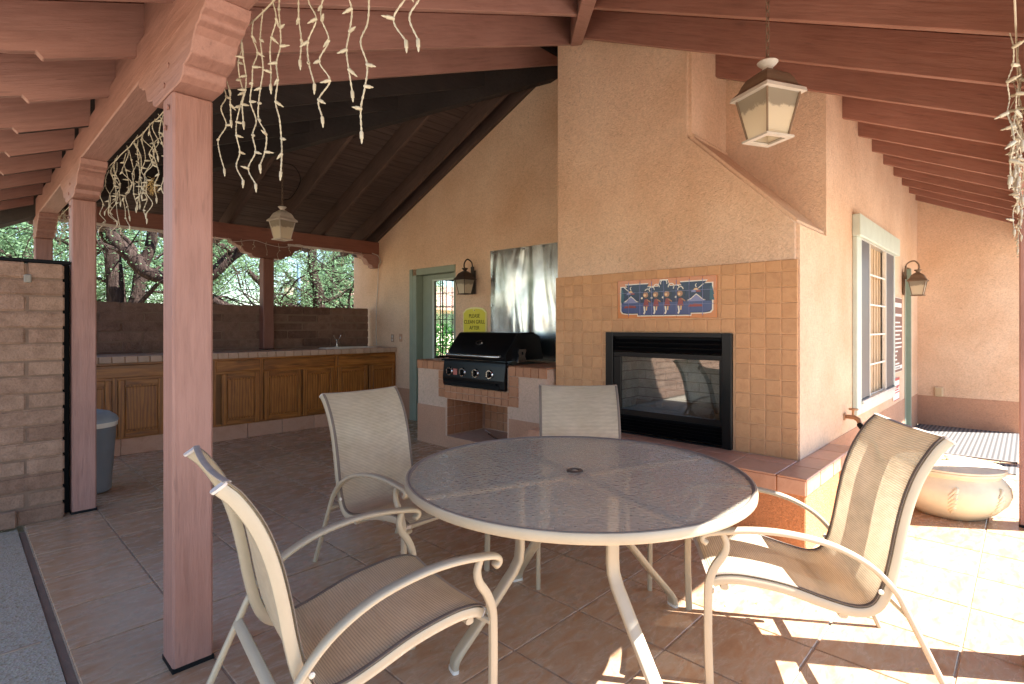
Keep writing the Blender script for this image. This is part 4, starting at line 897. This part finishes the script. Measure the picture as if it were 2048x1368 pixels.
for k in range(4):
    a = R(-20 + 90 * k); d_ = Vector((math.cos(a), math.sin(a), 0)); s_ = Vector((-math.sin(a), math.cos(a), 0))
    P = [d_ * .27 + Vector((0, 0, z)) for z in (.69, .55, .43)] + [d_ * .275 + Vector((0, 0, .385)), d_ * .30 + Vector((0, 0, .34)), d_ * .41 + Vector((0, 0, .21)), d_ * .53 + Vector((0, 0, .075)), d_ * .555 + Vector((0, 0, .04)), d_ * .56 + Vector((0, 0, .012))]
    lg = MB().sweep(P, s_, .056, .026, 12, p=4).build('leg', FRAME, tb, world=False, smooth=50)
    MB().sweep([d_ * .56 + Vector((0, 0, .013)), d_ * .561 + Vector((0, 0, 0))], s_, .06, .03, 12, p=4).build('foot', WHITEP, lg, world=False)
    MB().sweep([d_ * .05 + Vector((0, 0, .6955)), d_ * (RT - .03) + Vector((0, 0, .6955))], s_, .045, .024, 10, p=4).build('frame_arm', FRAME, tb, world=False, smooth=50)
MB().lathe([(.06, .678), (.07, .68), (.07, .70), (.04, .70), (.04, .678)], (0, 0, 0), 24, ring=True).build('hub', FRAME, tb, world=False)

# ------------------------------------------------------------------ sling chairs
def chair(label, loc, heading):
    t = thing('sling_chair', label, 'chair', (loc[0], loc[1], 0), R(heading), 'sling chairs around the patio table')
    prof = cr([(.335, 0, .378), (.30, 0, .392), (.22, 0, .396), (.08, 0, .376), (-.06, 0, .335), (-.16, 0, .315), (-.225, 0, .335), (-.262, 0, .40), (-.287, 0, .50), (-.307, 0, .61), (-.332, 0, .72), (-.368, 0, .82), (-.418, 0, .905), (-.455, 0, .945)], 4)
    HW = .245
    for sg_ in (-1, 1):
        r_ = MB().sweep([p + Vector((0, sg_ * HW, 0)) for p in prof], (0, 1, 0), .026, .036, 10, p=3.5).build('side_rail', FRAME, t, world=False, smooth=50)
        MB().sweep([prof[-1] + Vector((0, sg_ * HW, 0)), prof[-1] + Vector((-.004, sg_ * HW, .006))], (0, 1, 0), .03, .044, 10, p=3.5).build('end_cap', PALE, r_, world=False)
        MB().sweep([prof[0] + Vector((.004, sg_ * HW, -.002)), prof[0] + Vector((0, sg_ * HW, 0))], (0, 1, 0), .03, .044, 10, p=3.5).build('end_cap', PALE, r_, world=False)
        y = sg_ * .285
        arm = cr([(.36, y, .54), (.378, y, .555), (.368, y, .574), (.315, y, .586), (.2, y, .598), (.08, y, .594), (-.06, y, .566), (-.18, y, .508), (-.265, y, .425), (-.31, y, .34), (-.40, y, .15), (-.468, y, .0)], 5)
        n_ = len(arm); wd = [.038 if k < n_ * .62 else .038 - .014 * min(1, (k / n_ - .62) / .12) for k in range(n_)]; wd[0] = .02; wd[1] = .035
        MB().sweep(arm, (0, 1, 0), wd, .021, 10, p=3).build('arm', FRAME, t, world=False, smooth=50)
        fl = cr([(.305, y, .582), (.292, y, .545), (.30, y, .505), (.332, y, .455), (.352, y, .40), (.356, y, .33), (.356, y, .18), (.35, y, .0)], 5)
        MB().sweep(fl, (0, 1, 0), .023, [.021 + .010 * min(1, k / 12) for k in range(len(fl))], 10, p=3).build('leg', FRAME, t, world=False, smooth=50)
        MB().sweep([(.35, y, .362), (.335, sg_ * (HW - .012), .362)], (1, 0, 0), .03, .022, 8).build('bracket', FRAME, t, world=False)
        MB().lathe([(.009, 0), (.009, .005), (.004, .008)], (0, 0, 0), 10).build('rivet', WHITEP, r_, world=False).matrix_local = Matrix.Translation((-.235, sg_ * (HW + .014), .40)) @ Matrix.Rotation(-sg_ * R(90), 4, 'X')
        bn = MB().sweep([p + Vector((0, sg_ * (HW + .004), 0)) + n_v * .0235 for p, n_v in zip(prof, norms(prof))], (0, 1, 0), .016, .004, 8).build('binding', BINDING, t, world=False, smooth=60)
    for x, z in ((.29, .362), (-.12, .296)):
        MB().sweep([(x, -HW, z), (x, HW, z)], (1, 0, 0), .03, .022, 8, p=3).build('crossbar', FRAME, t, world=False, smooth=50)
    MB().sweep([(-.312, -.285, .335), (-.312, .285, .335)], (1, 0, .6), .034, .02, 8, p=3).build('crossbar', FRAME, t, world=False, smooth=50)
    for k in (0, -1):
        pass
    # sling with slight sag
    nu = 10; vs_ = []; uv = []; nn = norms(prof); L = 0
    for i, p in enumerate(prof):
        if i: L += (p - prof[i - 1]).length
        for sd2 in (0, 1):
            for k in range(nu + 1):
                y = -HW - .01 + (2 * HW + .02) * k / nu; sag = .013 * (1 - (2 * k / nu - 1) ** 2)
                vs_.append(p + Vector((0, y, 0)) + nn[i] * (.022 + .0016 * sd2 - sag)); uv.append((y, L))
    W_ = 2 * (nu + 1); fs_ = []
    for i in range(len(prof) - 1):
        for k in range(nu):
            a = i * W_ + k; b = (i + 1) * W_ + k
            fs_.append((a, a + 1, b + 1, b)); a += nu + 1; b += nu + 1; fs_.append((a, b, b + 1, a + 1))
    me = bpy.data.meshes.new('sling'); me.from_pydata([tuple(v_) for v_ in vs_], [], fs_); ul = me.uv_layers.new(name='UVMap')
    for lp in me.loops: ul.data[lp.index].uv = uv[lp.vertex_index]
    me.polygons.foreach_set('use_smooth', [True] * len(me.polygons)); me.materials.append(SLING); link('sling', me, t)
    for i0, i1 in ((0, 2), (len(prof) - 3, len(prof) - 1)):     # hems at both ends
        P = [prof[i1 if i0 else i0] + nn[i1 if i0 else i0] * .021]
        q_ = P[0]; MB().sweep([q_ + Vector((0, y_, 0)) - nn[i0] * .012 * (1 - (y_ / HW) ** 2) for y_ in [-HW - .008 + (2 * HW + .016) * k / 8 for k in range(9)]], (1, 0, 0), .02, .006, 8).build('hem', BINDING if False else plain_hem, t, world=False, smooth=60)
    return t
def norms(P):
    o = []
    for i in range(len(P)):
        t = (P[min(i + 1, len(P) - 1)] - P[max(i - 1, 0)]).normalized(); n_ = Vector((0, 1, 0)).cross(t); n_.normalize(); o.append(n_ if n_.length else Vector((0, 0, 1)))
    return o
plain_hem = plain('sling_hem', '#a8998a', .8)
chair('beige sling armchair standing partly in sunlight beside the tiled bench', (2.387, .718), 123)
chair('beige sling armchair pushed in between the table and the fireplace', (2.537, 1.844), 222.7)
chair('beige sling armchair between the table and the kitchen cabinets', (1.748, 2.497), 272.5)
O_ = Vector((.7214, .6925)) * 1.812 + Vector((.6925, -.7214)) * -.52
fd = Vector((.7214, .6925)) * .615 + Vector((.6925, -.7214)) * .788
chair('beige sling armchair next to the full-height wooden post, turned toward the table', (O_.x, O_.y), math.degrees(math.atan2(fd.y, fd.x)))

# ------------------------------------------------------------------ hose pot, hose, spigot, mat
pt = thing('hose_pot', 'cream ceramic hose pot with scroll relief and a flat lid', 'pot', (5.03, .42, 0), R(10)); pt.scale = (1.06, 1.06, 1.06)
def pw(a, z): return 1 + .012 * math.sin(6 * a) * (z < .27)
MB().lathe([(.16, 0), (.20, .004), (.255, .05), (.305, .11), (.325, .17), (.318, .22), (.29, .262), (.275, .28), (.285, .295), (.298, .305), (.298, .318), (.27, .318)], (0, 0, 0), 48, pw).build('bowl', POT, pt, world=False, smooth=50)
MB().lathe([(.28, .319), (.302, .322), (.302, .334), (.25, .342), (.12, .350), (.03, .352)], (0, 0, 0), 48).build('lid', POT, pt, world=False, smooth=40)
MB().lathe([(.012, .35), (.015, .362), (.026, .372), (.024, .384), (.008, .39)], (0, 0, 0), 16).build('knob', POT, pt, world=False, smooth=60)
def onbowl(a, z):
    zz = [0, .004, .05, .11, .17, .22, .262, .28]; rr = [.16, .20, .255, .305, .325, .318, .29, .275]
    for k in range(7):
        if zz[k] <= z <= zz[k + 1]: r_ = rr[k] + (rr[k + 1] - rr[k]) * (z - zz[k]) / (zz[k + 1] - zz[k]); return Vector((r_ * math.cos(a), r_ * math.sin(a), z))
    return Vector((.3 * math.cos(a), .3 * math.sin(a), z))
for a0 in (R(175), R(225), R(270)):
    for k in range(5):
        s_ = .7 + .12 * k; P = []
        for q_ in range(9):
            t_ = q_ / 8; an = t_ * 2.6; P.append(onbowl(a0 + (.05 + .24 * t_ * s_) * math.cos(an * .6), .06 + .022 * k + .085 * s_ * math.sin(an) * (1 - .3 * t_)))
        MB().tube(cr(P, 2), [  .005 + .007 * math.sin(math.pi * i_ / 16) for i_ in range(17)], 6).build('scroll', POT, pt, world=False, smooth=60)
hs_ = thing('garden_hose', 'green garden hose with a black collar running from the spigot to the pot', 'hose', (5.1, 1.0, 0))
MB().tube(cr([(5.0, .92, .50), (4.88, .83, .40), (4.86, .76, .20), (4.90, .74, .04), (4.83, .80, .015), (4.78, .70, .02), (4.86, .58, .06), (4.9, .5, .1)], 7), .013, 8).build('tube', HOSE, hs_, smooth=60)
MB().tube([(5.10, .985, .548), (5.06, .96, .53), (5.0, .92, .50)], [.022, .020, .018], 10).build('collar', BLACKM, hs_, smooth=60)
sp = thing('spigot', 'old brass hose spigot on the wall beside the window trim', 'spigot', (5.13, 1.08, .6))
MB().tube([(5.13, 1.1, .60), (5.13, 1.03, .60), (5.125, 1.0, .585), (5.11, .985, .555)], [.016, .018, .02, .016], 10).build('body', BRASS, sp, smooth=60)
MB().tube([(5.13, 1.04, .60), (5.13, 1.035, .66)], .009, 8).build('stem', BRASS, sp)
MB().lathe([(.034, 0), (.036, .005), (.034, .012), (.01, .014)], (5.13, 1.034, .66), 10).build('handwheel', BRASS, sp, smooth=40)
MB().box(5.10, 5.16, 1.09, 1.1, .57, .63).build('flange', BRASS, sp, bevel=.004)
def matmat():
    m = M('woven_mat'); tc = m.n('TexCoord'); mp = m.coord()
    w1 = m.n('TexWave', bands_direction='Y'); w1.inputs['Scale'].default_value = 7.5; m.l(mp, w1.inputs['Vector'])
    w2 = m.n('TexWave', bands_direction='X'); w2.inputs['Scale'].default_value = 14; m.l(mp, w2.inputs['Vector'])
    c = m.mix(w1.outputs['Fac'], lin('#4a4643'), lin('#7c7772')); c = m.mix(.35, c, m.ramp(w2.outputs['Fac'], [(.2, (.5, .5, .5, 1)), (.6, (1, 1, 1, 1))]), 'MULTIPLY'); m.col(c); m.set(rough=.95); m.bump(w1.outputs['Fac'], .6, .006); return m.m
MATM = matmat()
mat_ = thing('woven_mat', 'grey woven ribbed mat lying on the tiles by the end wall', 'mat', (8.1, .6, 0))
MB().box(7.24, 9.20, .075, 1.085, .001, .009).build('weave', MATM, mat_, bevel=.002)
MB().box(7.23, 7.262, .073, 1.087, .0012, .013).build('hem', plain('mat_hem', '#6f6863', .95), mat_, bevel=.003)
mt2 = thing('door_mat', 'small ribbed mat beside the hose pot in front of the larger mat', 'mat', (6.9, .3, 0))
MB().box(6.66, 7.10, .075, .75, .001, .009).build('weave', MATM, mt2, bevel=.002)
for y in (.12, .2): MB().box(6.64, 6.66, y, y + .05, .001, .006).build('tassel', MORTAR, mt2)

# ------------------------------------------------------------------ icicle lights
bulbm = MB().lathe([(.0045, -.003), (.0062, 0), (.0058, .019), (.0036, .020), (.0032, .028), (.0008, .034)], (0, 0, 0), 7).mesh('bulb', IVORY, smooth=50)
def drop(t, top, ln, seed, wav=.022, nb=None, th=.0021, along='y', bl=1.0):
    rd_ = random.Random(seed); P = []; n_ = max(4, int(ln / .055)); x, y, z = top; ox = oy = 0
    base = Vector(parent_base(t)); ns = []
    for k in range(n_ + 1):
        P.append(Vector((x + ox, y + oy, z - ln * k / n_)) - base)
        ox = rd_.uniform(-wav, wav) * .7; oy = rd_.uniform(-wav, wav)
        if along == 'x': ox, oy = oy, ox * .6
    Q = cr(P, 6); tw2 = MB()                                # two twisted strands
    for ph in (0, math.pi): tw2.tube([q_ + Vector((math.cos(i_ * 1.9 + ph), math.sin(i_ * 1.9 + ph), 0)) * th * .7 for i_, q_ in enumerate(Q)], th * .75, 4)
    w_ = tw2.build('wire', IVORY, t, world=False)
    for k in range(1, n_ + 1, 1 if ln < .3 else 1):
        if rd_.random() < .25 and k < n_: continue
        b_ = link('bulb', bulbm, w_, P[k]); an = rd_.uniform(0, 6.28); pol = R(rd_.uniform(75, 130)) if k < n_ else R(175)
        d_ = Vector((math.sin(pol) * math.cos(an), math.sin(pol) * math.sin(an), math.cos(pol)))
        b_.rotation_mode = 'QUATERNION'; b_.rotation_quaternion = d_.to_track_quat('Z', 'Y'); b_.scale = (bl * .82, bl * .82, bl * .88)
def py_(u, v, X):      # helper only for spacing the drops along the beam
    return None
l1 = thing('icicle_lights', 'cream icicle string lights dangling from the beam in front of the full-height post', 'string lights', (.76, 1.5, 2.46), group='icicle lights on the post beam')
MB().tube(cr([(.755, y, 2.462 - .012 * abs(math.sin(y * 9))) for y in [.3 + .13 * k for k in range(17)]], 3), .003, 5).build('lead_wire', IVORY, l1)
for k, (y, ln) in enumerate([(2.34, .48), (2.27, .30), (2.17, .56), (2.10, .35), (2.03, .60), (1.94, .55), (1.86, .30), (1.80, .60), (1.68, .27), (1.56, .38), (1.49, .50), (1.36, .46), (1.28, .60), (1.10, .42), (1.03, .44)]):
    drop(l1, (.757, y, 2.462), ln, 40 + k, .02)
l2 = thing('icicle_lights', 'tangled icicle string lights with a straw wisp hanging between two wooden posts', 'string lights', (.76, 3.8, 2.46), group='icicle lights on the post beam')
MB().tube(cr([(.755, y, 2.462 - .012 * abs(math.sin(y * 9))) for y in [2.55 + .13 * k for k in range(19)]], 3), .003, 5).build('lead_wire', IVORY, l2)
for k in range(24):
    y = 2.75 + k * .09; drop(l2, (.757 + random.uniform(-.01, .02), y, 2.462), random.choice((.22, .3, .38, .46, .5, .42)), 80 + k, .035)
st = MB()
for k in range(60):
    a = Vector((.757, 3.45, 2.12)) + Vector((random.gauss(0, .012), random.gauss(0, .016), random.gauss(0, .022))); b_ = a + Vector((random.uniform(-.02, .02), random.uniform(-.03, .03), random.uniform(-.04, .02))); st.tube([a, b_], .0009, 3)
o = st.build('straw_wisp', DRYGRASS, l2); o['kind'] = 'stuff'
l3 = thing('icicle_lights', 'clumped icicle string lights on the beam behind the post by the adobe wall', 'string lights', (.76, 6.4, 2.46), group='icicle lights on the post beam')
MB().tube([(.755, y, 2.46) for y in (5.1, 5.7, 6.3, 6.9, 7.3)], .003, 5).build('lead_wire', IVORY, l3)
for k in range(18): drop(l3, (.757 + random.uniform(-.03, .03), 5.9 + k * .07, 2.46), random.choice((.2, .3, .4, .5)), 120 + k, .04)
l4 = thing('icicle_lights', 'dense icicle string lights hanging along the beam on the sunlit side', 'string lights', (5.5, .04, 2.36))
MB().tube([(x, .03, 2.37) for x in (2.0, 3, 4, 5, 6, 7, 8)], .003, 5).build('lead_wire', IVORY, l4)
for k in range(42): drop(l4, (2.55 + k * .13, .035 + random.uniform(-.012, .014), 2.37), random.choice((.25, .35, .42, .5)), 160 + k, .03, along='x', bl=1.35)
l5 = thing('icicle_lights', 'thin string lights swagged along the back beam over the low wall', 'string lights', (3.2, 7.36, 2.4))
MB().tube(cr([(.9 + .2 * k, 7.222, 2.47 - (.05 if k % 3 else .0) - .01 * (k % 2)) for k in range(18)], 4), .003, 5).build('lead_wire', PALE, l5)
for k in range(22): drop(l5, (1.0 + k * .155, 7.218, 2.455), random.choice((.06, .1, .16, .2, .24)), 260 + k, .02, th=.0022, along='x', bl=.8)

# ------------------------------------------------------------------ garden
def limb(mb, pts, r0, r1, seg=8):
    P = cr(pts, 5); n_ = len(P); mb.tube([p + Vector((noise.noise(p * 1.7) * .12, noise.noise(p * 1.7 + Vector((9, 0, 0))) * .12, noise.noise(p * 1.7 + Vector((0, 9, 0))) * .08)) * (0 if i == 0 else 1) for i, p in enumerate(P)], [r0 + (r1 - r0) * i / (n_ - 1) for i in range(n_)], seg)
    return P
def leaves(mb, c, n_, rad, rd_, size=.07):
    for _ in range(n_):
        p = c + Vector((rd_.gauss(0, rad), rd_.gauss(0, rad), rd_.gauss(0, rad * .7))); a = rd_.uniform(0, 6.28); l_ = size * rd_.uniform(.6, 1.5)
        d_ = Vector((math.cos(a), math.sin(a), rd_.uniform(-1.1, .4))).normalized() * l_; s_ = d_.cross(Vector((rd_.uniform(-1, 1), rd_.uniform(-1, 1), 1))).normalized() * l_ * .28
        o_ = len(mb.v); mb.v += [tuple(p - s_ * .3), tuple(p + d_ * .5 - s_), tuple(p + d_), tuple(p + d_ * .5 + s_)]; mb.f.append((o_, o_ + 1, o_ + 2, o_ + 3))
def tree(label, loc, seed, main=None, h=5.5, spread=3.2, nl=26, dens=60, size=.075, r0=.2, low=1.4, nm='mesquite_tree'):
    rd_ = random.Random(seed); t = thing(nm, label, 'tree', (loc[0], loc[1], -.04), group='mesquite trees beyond the low wall'); wd_ = MB(); lf = MB(); L = Vector(loc)
    tips = []
    ends = []
    if main:
        for pts, a, b in main:
            P = limb(wd_, [Vector(p) - L for p in pts], a, b, 10); ends += [(q_, b) for q_ in P[len(P) // 3::4]]
    else:
        for k in range(rd_.choice((2, 3))):
            a = rd_.uniform(0, 6.28); q_ = Vector((math.cos(a) * .9, math.sin(a) * .9, h * .45)); P = limb(wd_, [Vector((0, 0, -.04)), q_ * .35 + Vector((rd_.uniform(-.2, .2), 0, .1)), q_, q_ * 1.3 + Vector((math.cos(a), math.sin(a), h * .12))], r0, r0 * .4); ends += [(x_, r0 * .4) for x_ in P[6::3]]
    for k in range(nl):
        b_, rr = rd_.choice(ends); a = rd_.uniform(0, 6.28); ln = rd_.uniform(.5, 1) * spread
        e = b_ + Vector((math.cos(a) * ln, math.sin(a) * ln, rd_.uniform(-.25, .75) * ln))
        if e.z < low: e.z = low + rd_.random() * .8
        m_ = b_.lerp(e, .5) + Vector((rd_.uniform(-.3, .3), rd_.uniform(-.3, .3), rd_.uniform(0, .5)))
        P = limb(wd_, [b_, b_.lerp(m_, .5) + Vector((0, 0, rd_.uniform(-.1, .2))), m_, e], max(.018, rr * rd_.uniform(.3, .6)), .012, 6)
        for q_ in P[5::2]:
            tips.append(q_)
            for _ in range(1):
                e2 = q_ + Vector((rd_.gauss(0, .5), rd_.gauss(0, .5), rd_.gauss(-.05, .4))); P2 = cr([q_, q_.lerp(e2, .5) + Vector((rd_.gauss(0, .1), rd_.gauss(0, .1), .06)), e2], 3); wd_.tube(P2, [.011, .010, .009, .008, .007, .006, .004], 4); tips += [e2, P2[3]]
    for c_ in tips: leaves(lf, c_, dens // 6, .2, rd_, size)
    wd_.build('trunk', BARK, t, world=False, smooth=60); cr_ = lf.mesh if False else None
    me = bpy.data.meshes.new('crown'); me.from_pydata(lf.v, [], lf.f); me.materials.append(LEAF); link('crown', me, t)
    return t
A = [([(2.05, 11, -.04), (2.0, 11, .8), (1.93, 11, 1.7), (1.86, 11.1, 2.5), (1.75, 11.1, 3.3), (1.55, 11.2, 4.2)], .19, .08),
     ([(1.95, 11, 1.2), (2.2, 10.95, 2.0), (2.35, 10.9, 2.9), (2.5, 10.8, 4.2)], .12, .07),
     ([(1.25, 10.6, 4.3), (1.55, 10.6, 3.45), (1.85, 10.55, 2.75), (2.15, 10.5, 2.35), (2.6, 10.4, 2.15), (3.1, 10.35, 2.25), (3.6, 10.3, 2.75), (4.4, 10.3, 2.95), (5.2, 10.4, 3.4)], .11, .10),
     ([(2.6, 10.45, 2.15), (3.0, 10.6, 1.95), (3.5, 10.7, 1.75), (4.2, 10.8, 1.55), (5.0, 10.9, 1.75)], .08, .05)]
tree('old mesquite with a thick twisting limb rising beyond the low wall', (2.05, 11, 0), 11, A, nl=22, spread=2.4, dens=100, size=.04)
Bm = [([(6.6, 12.6, -.04), (6.4, 12.5, .9), (6.2, 12.4, 1.7), (6.05, 12.4, 2.7), (5.9, 12.5, 3.9)], .2, .09),
      ([(6.3, 12.5, 1.2), (6.9, 12.4, 1.75), (7.5, 12.3, 2.1), (8.1, 12.2, 2.7)], .11, .06),
      ([(6.3, 12.5, 1.25), (5.6, 12.3, 1.8), (5.0, 12.2, 2.0), (4.4, 12.1, 2.6)], .10, .05)]
tree('mesquite with forked dark branches behind the dark counter post', (6.6, 12.6, 0), 23, Bm, nl=26, spread=2.4, dens=130, size=.045)
BT = [(1.0, 15.5), (4.2, 17.5), (8.2, 17.0), (-.6, 19.5), (2.6, 22.5), (6.4, 23), (10.8, 21), (13.2, 17.5), (-2.5, 13.5)]
labs = ['leafy mesquite standing behind the old twisting mesquite', 'mesquite in the second row between the twisting and the forked mesquites', 'mesquite in the second row behind the garden lamp', 'distant mesquite seen beside the corner post', 'distant mesquite in the back row between the lamp and the twisting mesquite', 'distant mesquite in the back row beyond the garden lamp', 'distant mesquite in the back row near the house corner', 'mesquite growing near the neighbouring tile roofed house', 'mesquite with bare looking twigs beside the adobe wall']
for k, (x, y) in enumerate(BT): tree(labs[k], (x, y, 0), 60 + k, h=5.2 + (k % 3), spread=3.0, nl=30, dens=460, size=.06, low=1.1 if y > 14 else 2.4)
# lamp
lp = thing('garden_lamp', 'slim blue grey garden lamp post with a lantern head seen over the low wall', 'lamp', (6.2, 13.6, 0))
MB().tube([(6.2, 13.6, -.04), (6.2, 13.6, 2.95)], [.055, .045], 10).build('pole', simple('lamp_blue', '#7f9db8', .4), lp, smooth=60)
MB().tube([(6.2, 13.6, 2.45), (5.98, 13.6, 2.5)], .015, 6).build('bracket', BLACKM, lp)
MB().frustum(.07, .10, (5.95, 13.6, 2.15), 0, .24).build('lamp_head', FROST, lp); MB().frustum(.12, .02, (5.95, 13.6, 2.39), 0, .12).build('lamp_cap', BLACKM, lp)
# hedge and neighbour seen through the glass door
hg = thing('hedge', 'bright green clipped hedge outside, seen through the glass kitchen door', 'hedge', (10.6, 12.5, 0)); lf = MB(); rd_ = random.Random(5)
for k in range(9000):
    x, y, z = rd_.uniform(6.5, 15), rd_.gauss(12.6, .3), rd_.uniform(0, 1.32) + .1 * math.sin(k)
    a = rd_.uniform(0, 6.28); l_ = rd_.uniform(.05, .12); d_ = Vector((math.cos(a), math.sin(a), rd_.uniform(-.5, 1))).normalized() * l_; s_ = d_.cross(Vector((rd_.uniform(-1, 1), 1, .4))).normalized() * l_ * .4; p = Vector((x, y, z)); o_ = len(lf.v)
    lf.v += [tuple(p), tuple(p + d_ * .5 - s_), tuple(p + d_), tuple(p + d_ * .5 + s_)]; lf.f.append((o_, o_ + 1, o_ + 2, o_ + 3))
me = bpy.data.meshes.new('foliage'); me.from_pydata([(a - 10.6, b - 12.5, c_) for a, b, c_ in lf.v], [], lf.f); me.materials.append(LEAF2); link('foliage', me, hg)
nh = thing('neighbour_house', 'cream house with a red clay tile roof, seen through the glass kitchen door', 'house', (22, 27, 0))
MB().box(14, 32, 26, 34, -.04, 2.5).build('wall', plain('cream_wall', '#dccfb8', .9), nh)
rt = MB()
for k in range(60):
    x = 13.6 + k * .31; rt.add([(x + .155 + .13 * math.cos(math.pi * a / 5), y, z + .10 * math.sin(math.pi * a / 5)) for y, z in ((25.4, 2.45), (30, 4.1)) for a in range(6)], [(a, a + 1, a + 7, a + 6) for a in range(5)])
rt.box(13.6, 32.2, 25.4, 25.5, 2.3, 2.45); rt.add([(13.6, 25.4, 2.44), (32.2, 25.4, 2.44), (32.2, 30, 4.09), (13.6, 30, 4.09)], [(0, 1, 2, 3)])
rt.build('roof', plain('clay_tile', '#b59080', .85, var=.25), nh)
for x in (17, 21, 25): MB().box(x, x + 1.2, 25.97, 26.01, .9, 2.1).build('window', SCREEN, nh)

# a few dry leaves and crumbs on the tiles
lt = MB(); rd_ = random.Random(9)
for k in range(70):
    x, y = rd_.uniform(.5, 4.2), rd_.uniform(.2, 6.4)
    if 3.4 < x and y < 5.3: x -= 2
    a = rd_.uniform(0, 6.28); l_ = rd_.uniform(.004, .014); d_ = Vector((math.cos(a), math.sin(a), 0)) * l_; n_ = Vector((-d_.y, d_.x, 0)) * .35; p = Vector((x, y, .0015)); o_ = len(lt.v)
    lt.add([p - d_, p + n_ + Vector((0, 0, .003)), p + d_ + Vector((0, 0, .002)), p - n_ + Vector((0, 0, .001)), p - Vector((0, 0, .001))], [(0, 1, 2, 3), (0, 4, 1), (1, 4, 2), (2, 4, 3), (3, 4, 0)])
tag(lt.build('leaf_litter', DRYGRASS), 'dry leaf crumbs scattered over the patio tiles', 'litter', kind='stuff')
